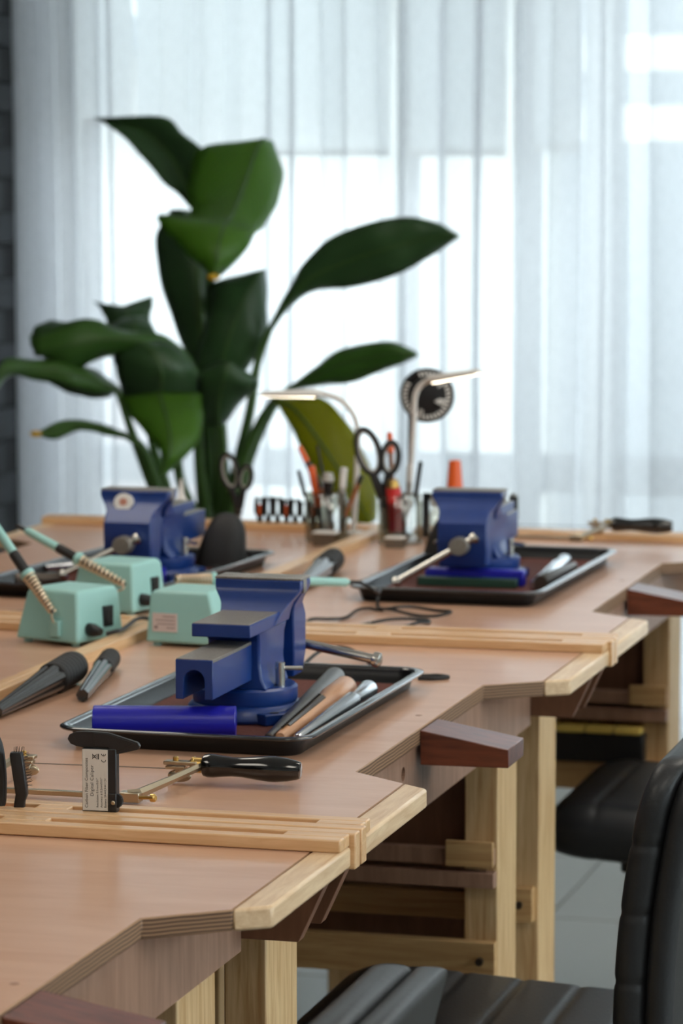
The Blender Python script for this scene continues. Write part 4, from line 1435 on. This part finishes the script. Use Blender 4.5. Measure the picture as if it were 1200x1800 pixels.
# tools standing behind the far right vise
pencil('scraper', 'orange handled scraper standing behind the far right vise', 'scraper', (-1.304, 5.5355, 1.030), (-1.304, 5.5355, TZ + 0.001),
       [('blade', 0.003, 0.0034, 0, 0.45, M_dsteel), ('collar', 0.008, 0.009, 0.45, 0.55, M_black), ('handle', 0.0150, 0.0105, 0.55, 1, M_orange)], 'tools standing in the far rail')
pencil('setting_tool', 'black handled steel tool standing right of the far right vise', 'tool', (-1.199, 5.5355, 0.974), (-1.199, 5.5355, TZ + 0.001),
       [('blade', 0.003, 0.003, 0, 0.3, M_dsteel), ('ferrule', 0.006, 0.007, 0.3, 0.38, M_nickel), ('handle', 0.0085, 0.0085, 0.38, 0.94, M_black), ('cap', 0.0085, 0.006, 0.94, 1, M_steel)], 'tools standing in the far rail')

# ================================================================== LED lamps
def make_lamp(label, base, pts, head_end):
    base = Vector(base)
    t = thing('led_lamp', label, 'lamp', base, group='slim white LED desk lamps')
    B().lathe([(0.022, 0), (0.023, 0.002), (0.023, 0.007), (0.020, 0.009)], seg=28).done('lamp_base', M_white, t)
    P = [Vector(p) - base for p in pts]
    B().tube(smooth_path([(0, 0, 0.008)] + P, 6), 0.0048, 10).done('gooseneck', M_white, t)
    a = P[-1]
    e = Vector(head_end) - base
    d = (e - a)
    ln = d.length
    d.normalize()
    s = d.cross(Vector((0, 0, 1))).normalized()
    u = s.cross(d)
    b = B()
    rings = []
    for f, w_, h_ in ((-0.06, 0.004, 0.003), (0.0, 0.009, 0.0055), (0.08, 0.012, 0.0075), (0.9, 0.012, 0.0050), (0.98, 0.010, 0.003), (1.0, 0.005, 0.002)):
        c = a + d * (f * ln)
        rings.append([c + s * p[0] + u * p[1] for p in rrect(0, 0, w_, h_, h_ * 0.9, 3)])
    b.loft(rings)
    hd = b.done('lamp_head', M_white, t)
    b = B()
    c0, c1 = a + d * (0.08 * ln) - u * 0.0080, a + d * (0.95 * ln) - u * 0.0050
    b.loft([[c0 - s * 0.009, c0 + s * 0.009, c0 + s * 0.009 + u * 0.002, c0 - s * 0.009 + u * 0.002],
            [c1 - s * 0.009, c1 + s * 0.009, c1 + s * 0.009 + u * 0.002, c1 - s * 0.009 + u * 0.002]])
    b.done('light_strip', M_led, hd)
    return t


M_led = glow_mat('led_strip', (255, 240, 214), 6.0)
make_lamp('slim white LED lamp whose head reaches left over the bench', (-1.466, 5.455, TZ), [(-1.460, 5.455, 1.00), (-1.458, 5.453, 1.085), (-1.468, 5.45, 1.118), (-1.490, 5.45, 1.139), (-1.525, 5.45, 1.149)], (-1.630, 5.44, 1.146))
make_lamp('slim white LED lamp whose head reaches right past the fan', (-1.372, 5.450, TZ), [(-1.362, 5.445, 1.00), (-1.349, 5.42, 1.108), (-1.345, 5.41, 1.148), (-1.334, 5.405, 1.168), (-1.317, 5.40, 1.179)], (-1.222, 5.38, 1.196))

# ================================================================== small fan
t = thing('desk_fan', 'small round black fan with modelled white glints on a thin stem', 'fan', (-1.385, 5.5355, TZ + 0.001))
fc = Vector((0.026, 0.020, 0.240))
ax = Vector((0.10, -1, -0.02)).normalized()
fu = Vector((1, 0.10, 0)).normalized()
fw = ax.cross(fu)


def fp(r, a, o=0.0):
    return fc + fu * (r * math.cos(a)) + fw * (r * math.sin(a)) + ax * o


B().tube([fp(0.0455, 2 * PI * k / 40) for k in range(41)], 0.0030, 8, cap=False).done('cage_rim', M_black, t)
B().lathe([(0.030, 0), (0.031, 0.003), (0.029, 0.008), (0.022, 0.010)], fc, ax, 32).done('hub', M_black, t)
B().lathe([(0.0445, 0), (0.0445, 0.0015)], fc - ax * 0.010, ax, 40).done('cage_back', M_black, t)
for k in range(34):
    a = 2 * PI * k / 34
    if 1.9 < a < 2.5:
        continue
    B().tube([fp(0.0345, a, 0.004), fp(0.0425, a + 0.04, 0.003)], 0.0022, 5).done('cage_glint', M_white, t)  # reflections round the grille, built as short white bars
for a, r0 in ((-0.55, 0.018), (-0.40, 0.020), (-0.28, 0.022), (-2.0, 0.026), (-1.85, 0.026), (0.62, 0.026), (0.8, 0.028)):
    B().tube([fp(r0, a, 0.0108), fp(0.036, a + 0.05, 0.006)], 0.0015, 5).done('blade_glint', M_white, t)  # glints over the hub, modelled as thin white bars
B().tube(smooth_path([(0, 0, 0), (0.0, 0.004, 0.06), (-0.004, 0.012, 0.14), (-0.006, 0.022, 0.205)], 6), 0.0028, 8).done('stem', M_black, t)

t = thing('angle_bracket', 'black angle bracket lying behind the far right vise', 'bracket', (-1.345, 5.47, TZ))
B().box(0, 0.012, -0.006, 0.006, 0, 0.078).done('upright', M_black, t, 0.001)
B().box(0.004, 0.075, -0.006, 0.006, 0.066, 0.077).done('arm', M_black, t, 0.001)
# ================================================================== potted plant
LEAVES=[
('a',[((-2.255,6.92,1.477),(-2.229,6.95,1.439),(-2.184,6.92,1.496)),((-2.309,6.95,1.511),(-2.269,6.98,1.515),(-2.211,6.95,1.574)),((-2.378,6.99,1.574),(-2.325,7.02,1.582),(-2.277,6.99,1.62)),((-2.439,7.02,1.621),(-2.402,7.05,1.63),(-2.331,7.02,1.655)),((-2.5,7.05,1.652),(-2.51,7.08,1.652),(-2.5,7.05,1.653))]),
('b',[((-2.103,6.95,1.601),(-2.058,6.9,1.604),(-2.053,6.95,1.599)),((-2.215,6.93,1.581),(-2.066,6.88,1.581),(-2.023,6.93,1.534)),((-2.216,6.85,1.497),(-2.071,6.8,1.503),(-2.009,6.85,1.472)),((-2.182,6.75,1.438),(-2.069,6.7,1.439),(-2.01,6.75,1.418)),((-2.228,6.67,1.437),(-2.064,6.62,1.412),(-2.008,6.67,1.399)),((-2.161,6.63,1.368),(-2.064,6.58,1.361),(-2.026,6.63,1.354)),((-2.101,6.63,1.315),(-2.072,6.58,1.309),(-2.075,6.63,1.31))]),
('c',[((-2.244,6.99,1.076),(-2.214,6.95,1.079),(-2.216,6.99,1.076)),((-2.288,6.99,1.171),(-2.224,6.95,1.18),(-2.207,6.99,1.179)),((-2.325,6.99,1.279),(-2.233,6.95,1.282),(-2.201,6.99,1.28)),((-2.345,7.01,1.381),(-2.249,6.97,1.382),(-2.213,7.01,1.382)),((-2.319,7.04,1.447),(-2.281,7.0,1.448),(-2.271,7.04,1.445))]),
('d',[((-2.222,6.91,1.043),(-2.173,6.88,1.027),(-2.135,6.91,1.045)),((-2.208,6.88,1.133),(-2.137,6.85,1.123),(-2.083,6.88,1.11)),((-2.18,6.88,1.222),(-2.107,6.85,1.211),(-2.049,6.88,1.173)),((-2.178,6.9,1.284),(-2.083,6.87,1.273),(-2.051,6.9,1.247)),((-2.098,6.93,1.311),(-2.058,6.9,1.318),(-2.063,6.93,1.319))]),
('e',[((-2.041,6.87,1.192),(-2.03,6.85,1.19),(-2.031,6.87,1.184)),((-1.993,6.84,1.263),(-1.977,6.82,1.254),(-1.975,6.84,1.243)),((-1.949,6.82,1.328),(-1.92,6.8,1.304),(-1.916,6.82,1.275)),((-1.886,6.8,1.385),(-1.842,6.78,1.337),(-1.829,6.8,1.284)),((-1.795,6.77,1.42),(-1.752,6.75,1.365),(-1.732,6.77,1.309)),((-1.699,6.76,1.436),(-1.675,6.74,1.385),(-1.661,6.76,1.344)),((-1.628,6.75,1.423),(-1.617,6.73,1.395),(-1.615,6.75,1.371)),((-1.581,6.74,1.399),(-1.575,6.72,1.397),(-1.58,6.74,1.394))]),
('f',[((-1.981,6.82,1.065),(-1.969,6.8,1.064),(-1.968,6.82,1.058)),((-1.918,6.78,1.104),(-1.9,6.76,1.093),(-1.887,6.78,1.073)),((-1.856,6.76,1.147),(-1.838,6.74,1.122),(-1.818,6.76,1.082)),((-1.787,6.74,1.166),(-1.769,6.72,1.138),(-1.756,6.74,1.105)),((-1.719,6.72,1.172),(-1.708,6.7,1.15),(-1.701,6.72,1.125)),((-1.665,6.72,1.15),(-1.658,6.7,1.147),(-1.663,6.72,1.142))]),
('g',[((-1.993,6.75,1.043),(-1.979,6.72,1.047),(-1.98,6.75,1.049)),((-1.953,6.71,1.006),(-1.922,6.68,1.024),(-1.873,6.71,1.05)),((-1.906,6.67,0.943),(-1.858,6.64,0.964),(-1.803,6.67,0.999)),((-1.857,6.65,0.873),(-1.807,6.62,0.901),(-1.761,6.65,0.935)),((-1.813,6.65,0.813),(-1.768,6.62,0.841),(-1.738,6.65,0.864)),((-1.768,6.67,0.776),(-1.745,6.64,0.792),(-1.741,6.67,0.795))]),
('h',[((-2.18,6.79,1.039),(-2.158,6.75,1.054),(-2.16,6.79,1.064)),((-2.215,6.72,1.092),(-2.176,6.68,1.12),(-2.166,6.72,1.128)),((-2.253,6.64,1.123),(-2.214,6.6,1.165),(-2.201,6.64,1.183)),((-2.313,6.59,1.138),(-2.273,6.55,1.179),(-2.28,6.59,1.196)),((-2.392,6.56,1.111),(-2.364,6.52,1.167),(-2.353,6.56,1.221)),((-2.459,6.56,1.141),(-2.446,6.52,1.149),(-2.479,6.56,1.183))]),
('h2',[((-2.473,6.57,1.14),(-2.446,6.55,1.138),(-2.432,6.57,1.134)),((-2.484,6.58,1.17),(-2.443,6.56,1.174),(-2.392,6.58,1.165)),((-2.481,6.6,1.199),(-2.431,6.58,1.197),(-2.367,6.6,1.189)),((-2.459,6.64,1.214),(-2.407,6.62,1.208),(-2.362,6.64,1.208))]),
('i',[((-2.298,6.62,1.06),(-2.295,6.6,1.067),(-2.306,6.62,1.073)),((-2.342,6.58,1.06),(-2.341,6.56,1.094),(-2.361,6.58,1.117)),((-2.385,6.54,1.076),(-2.384,6.52,1.108),(-2.404,6.54,1.134)),((-2.455,6.52,1.091),(-2.444,6.5,1.114),(-2.454,6.52,1.134)),((-2.491,6.48,1.102),(-2.489,6.46,1.118),(-2.506,6.48,1.136)),((-2.522,6.46,1.067),(-2.519,6.44,1.068),(-2.532,6.46,1.079))]),
('k',[((-2.359,6.74,1.151),(-2.305,6.7,1.154),(-2.271,6.74,1.158)),((-2.372,6.76,1.187),(-2.316,6.72,1.192),(-2.277,6.76,1.195)),((-2.399,6.8,1.225),(-2.327,6.76,1.225),(-2.285,6.8,1.23)),((-2.435,6.84,1.246),(-2.351,6.8,1.238),(-2.293,6.84,1.26))]),
('k2',[((-2.321,6.65,1.119),(-2.265,6.62,1.122),(-2.205,6.65,1.127)),((-2.32,6.63,1.169),(-2.252,6.6,1.172),(-2.208,6.63,1.171)),((-2.333,6.65,1.199),(-2.261,6.62,1.201),(-2.233,6.65,1.204)),((-2.315,6.69,1.216),(-2.278,6.66,1.222),(-2.263,6.69,1.221))]),
('l',[((-2.305,6.66,1.043),(-2.208,6.62,1.035),(-2.138,6.66,1.048)),((-2.297,6.6,1.11),(-2.182,6.56,1.103),(-2.125,6.6,1.113)),((-2.303,6.6,1.147),(-2.2,6.56,1.15),(-2.163,6.6,1.161)),((-2.291,6.62,1.17),(-2.245,6.58,1.175),(-2.227,6.62,1.176))]),
('m',[((-2.284,6.58,1.054),(-2.185,6.55,1.067),(-2.103,6.58,1.066)),((-2.232,6.51,1.015),(-2.147,6.48,1.027),(-2.076,6.51,1.024)),((-2.181,6.47,0.977),(-2.124,6.44,0.986),(-2.071,6.47,0.979)),((-2.147,6.45,0.943),(-2.12,6.42,0.946),(-2.096,6.45,0.939)),((-2.15,6.45,0.9),(-2.137,6.42,0.901),(-2.144,6.45,0.898))]),
('n',[((-2.28,6.61,0.961),(-2.274,6.6,0.967),(-2.277,6.61,0.974)),((-2.32,6.59,0.971),(-2.313,6.58,0.984),(-2.314,6.59,0.991)),((-2.371,6.57,0.981),(-2.365,6.56,0.993),(-2.364,6.57,1.004)),((-2.416,6.55,0.963),(-2.409,6.54,0.983),(-2.413,6.55,1.001)),((-2.455,6.53,0.971),(-2.451,6.52,0.974),(-2.452,6.53,0.978))]),
('o',[((-2.17,6.76,0.985),(-2.106,6.72,0.983),(-2.099,6.76,0.993)),((-2.157,6.7,1.045),(-2.087,6.66,1.043),(-2.048,6.7,1.041)),((-2.131,6.66,1.103),(-2.062,6.62,1.095),(-1.998,6.66,1.078)),((-2.08,6.66,1.13),(-2.053,6.62,1.132),(-2.017,6.66,1.105))]),
('p',[((-2.22,7.0,1.037),(-2.197,6.98,1.039),(-2.18,7.0,1.038)),((-2.224,7.0,1.127),(-2.194,6.98,1.128),(-2.166,7.0,1.128)),((-2.21,7.0,1.204),(-2.18,6.98,1.205),(-2.157,7.0,1.204)),((-2.206,7.02,1.254),(-2.175,7.0,1.261),(-2.159,7.02,1.254))]),
('q',[((-2.338,6.66,1.045),(-2.311,6.64,1.059),(-2.307,6.66,1.065)),((-2.37,6.64,1.046),(-2.356,6.62,1.081),(-2.356,6.64,1.105)),((-2.414,6.62,1.058),(-2.4,6.6,1.097),(-2.401,6.62,1.117)),((-2.446,6.6,1.077),(-2.436,6.58,1.103),(-2.439,6.6,1.12))])]
STEMS=[
[(-2.181,6.9,0.733),(-2.185,6.9,0.905),(-2.205,6.94,1.079),(-2.221,6.95,1.231),(-2.237,6.97,1.357)],
[(-2.164,6.88,0.736),(-2.152,6.86,0.884),(-2.162,6.87,1.028),(-2.127,6.85,1.111)],
[(-2.135,6.85,0.74),(-2.105,6.84,0.874),(-2.072,6.84,1.013),(-2.059,6.85,1.112),(-2.03,6.85,1.19)],
[(-2.119,6.82,0.744),(-2.073,6.78,0.893),(-2.028,6.76,0.988),(-1.985,6.74,1.046)],
[(-2.177,6.86,0.738),(-2.177,6.8,0.888),(-2.164,6.76,0.992),(-2.158,6.75,1.054)],
[(-2.178,6.8,0.744),(-2.193,6.72,0.858),(-2.184,6.66,0.937),(-2.176,6.6,1.027)],
[(-2.227,6.75,0.748),(-2.246,6.66,0.874),(-2.266,6.62,0.963),(-2.294,6.6,1.064)],
[(-2.221,6.75,0.748),(-2.229,6.66,0.862),(-2.245,6.62,0.939),(-2.274,6.6,0.969)],
[(-2.217,6.76,0.747),(-2.216,6.68,0.861),(-2.231,6.64,0.95),(-2.224,6.6,1.051)],
[(-2.163,6.9,0.734),(-2.165,6.93,0.903),(-2.185,6.97,1.027),(-2.204,6.98,1.179),(-2.178,6.9,1.321),(-2.094,6.75,1.412)],
[(-2.199,6.9,0.733),(-2.223,6.95,0.874),(-2.242,6.98,1.025),(-2.25,7.0,1.203),(-2.242,6.98,1.382),(-2.232,6.96,1.439)],
[(-2.138,6.84,0.741),(-2.117,6.8,0.852),(-2.108,6.74,0.982)],
[(-2.118,6.84,0.742),(-2.066,6.82,0.914),(-2.008,6.8,1.023),(-1.969,6.8,1.064)]]

M_lf = [leaf_mat('leaf_dark_green', (48, 74, 46), (64, 96, 56), 0.22), leaf_mat('leaf_fresh_green', (74, 118, 30), (98, 146, 46), 0.45),
        leaf_mat('leaf_olive', (140, 146, 26), (170, 166, 44), 0.6), leaf_mat('leaf_mid_green', (58, 94, 38), (78, 118, 52), 0.32)]
M_stem = plain('leaf_stalk', (62, 92, 40), 0.45, 0.0, 0.15, 12)
M_tip = plain('yellowed_tip', (214, 168, 40), 0.5)
LK = dict(a=0, b=1, c=0, d=0, e=0, f=3, g=2, h=3, h2=0, i=3, k=0, k2=0, l=0, m=1, n=3, o=0, p=3, q=0)
plant = thing('potted_plant', 'tall broad leaved green plant standing behind the benches', 'plant', (-2.19, 6.84, 0))


def crom(a, b, c, d, t):
    return 0.5 * ((2 * b) + (c - a) * t + (2 * a - 5 * b + 4 * c - d) * t * t + (3 * b - a - 3 * c + d) * t ** 3)


def dens(rows, n):
    cols = []
    for k in range(3):
        P = [Vector(r[k]) for r in rows]
        P = [P[0] * 2 - P[1]] + P + [P[-1] * 2 - P[-2]]
        out = []
        for i in range(1, len(P) - 2):
            for j in range(n):
                out.append(crom(P[i - 1], P[i], P[i + 1], P[i + 2], j / n))
        out.append(P[-2])
        cols.append(out)
    return list(zip(*cols))


off = Vector(plant.location)
for nm, rows in LEAVES:
    rows = dens(rows, 5)
    me = bpy.data.meshes.new('leaf')
    verts, faces, uvs = [], [], []
    NC = 9
    nr = len(rows)
    for i, (l_, s_, r_) in enumerate(rows):
        nrm = (r_ - l_).cross(Vector((0, 0, 1)))
        for c in range(NC):
            u = -1 + 2 * c / (NC - 1)
            e = l_ if u < 0 else r_
            au = abs(u)
            p = s_.lerp(e, au)
            # blade arches a little between rib and edge, edge gently waves
            p = p + Vector((0, 1, 0)) * (-0.010 * math.sin(PI * au) + 0.004 * au * math.sin(i * 1.1 + c))
            verts.append(p - off)
            uvs.append((u, i / (nr - 1)))
    for i in range(nr - 1):
        for c in range(NC - 1):
            faces.append((i * NC + c, i * NC + c + 1, (i + 1) * NC + c + 1, (i + 1) * NC + c))
    me.from_pydata(verts, [], faces)
    uvl = me.uv_layers.new(name='UVMap')
    for poly in me.polygons:
        for li in poly.loop_indices:
            uvl.data[li].uv = uvs[me.loops[li].vertex_index]
    me.materials.append(M_lf[LK[nm]])
    me.shade_smooth()
    o = bpy.data.objects.new('leaf', me)
    COL.objects.link(o)
    o.parent = plant
    sm = o.modifiers.new('thickness', 'SOLIDIFY')
    sm.thickness = 0.0012
    sm.offset = 0
    rib = B().tube([r[1] - off + Vector((0, -0.002, 0)) for r in rows], [0.0042 - 0.003 * k / (len(rows) - 1) for k in range(len(rows))], 6).done('midrib', M_stem, o)
    if nm in ('b', 'n'):
        e = rows[-1][1] - off
        B().ball(e + Vector((0, -0.003, 0.002)), 0.009, 12, 8, (1.5, 0.25, 0.8)).done('yellow_tip', M_tip, o)
for k, s_ in enumerate(STEMS):
    P = [Vector(p) - off for p in s_]
    base = Vector((0.07 * math.cos(k * 2.4) * 0.7, 0.06 * math.sin(k * 2.4), 0.385))
    P = [base, base.lerp(P[0], 0.5)] + P
    q = smooth_path(P, 5)
    B().tube(q, [0.0185 - 0.0105 * i / (len(q) - 1) for i in range(len(q))], 8).done('stalk', M_stem, plant)
B().lathe([(0.12, 0), (0.125, 0.01), (0.165, 0.36), (0.172, 0.40), (0.160, 0.40), (0.150, 0.37), (0.145, 0.36)], seg=40, cap=True).done('pot', M_pot, plant)
B().lathe([(0.150, 0.372), (0.150, 0.378), (0.08, 0.384), (0.01, 0.386)], seg=32).done('soil', M_soil, plant)
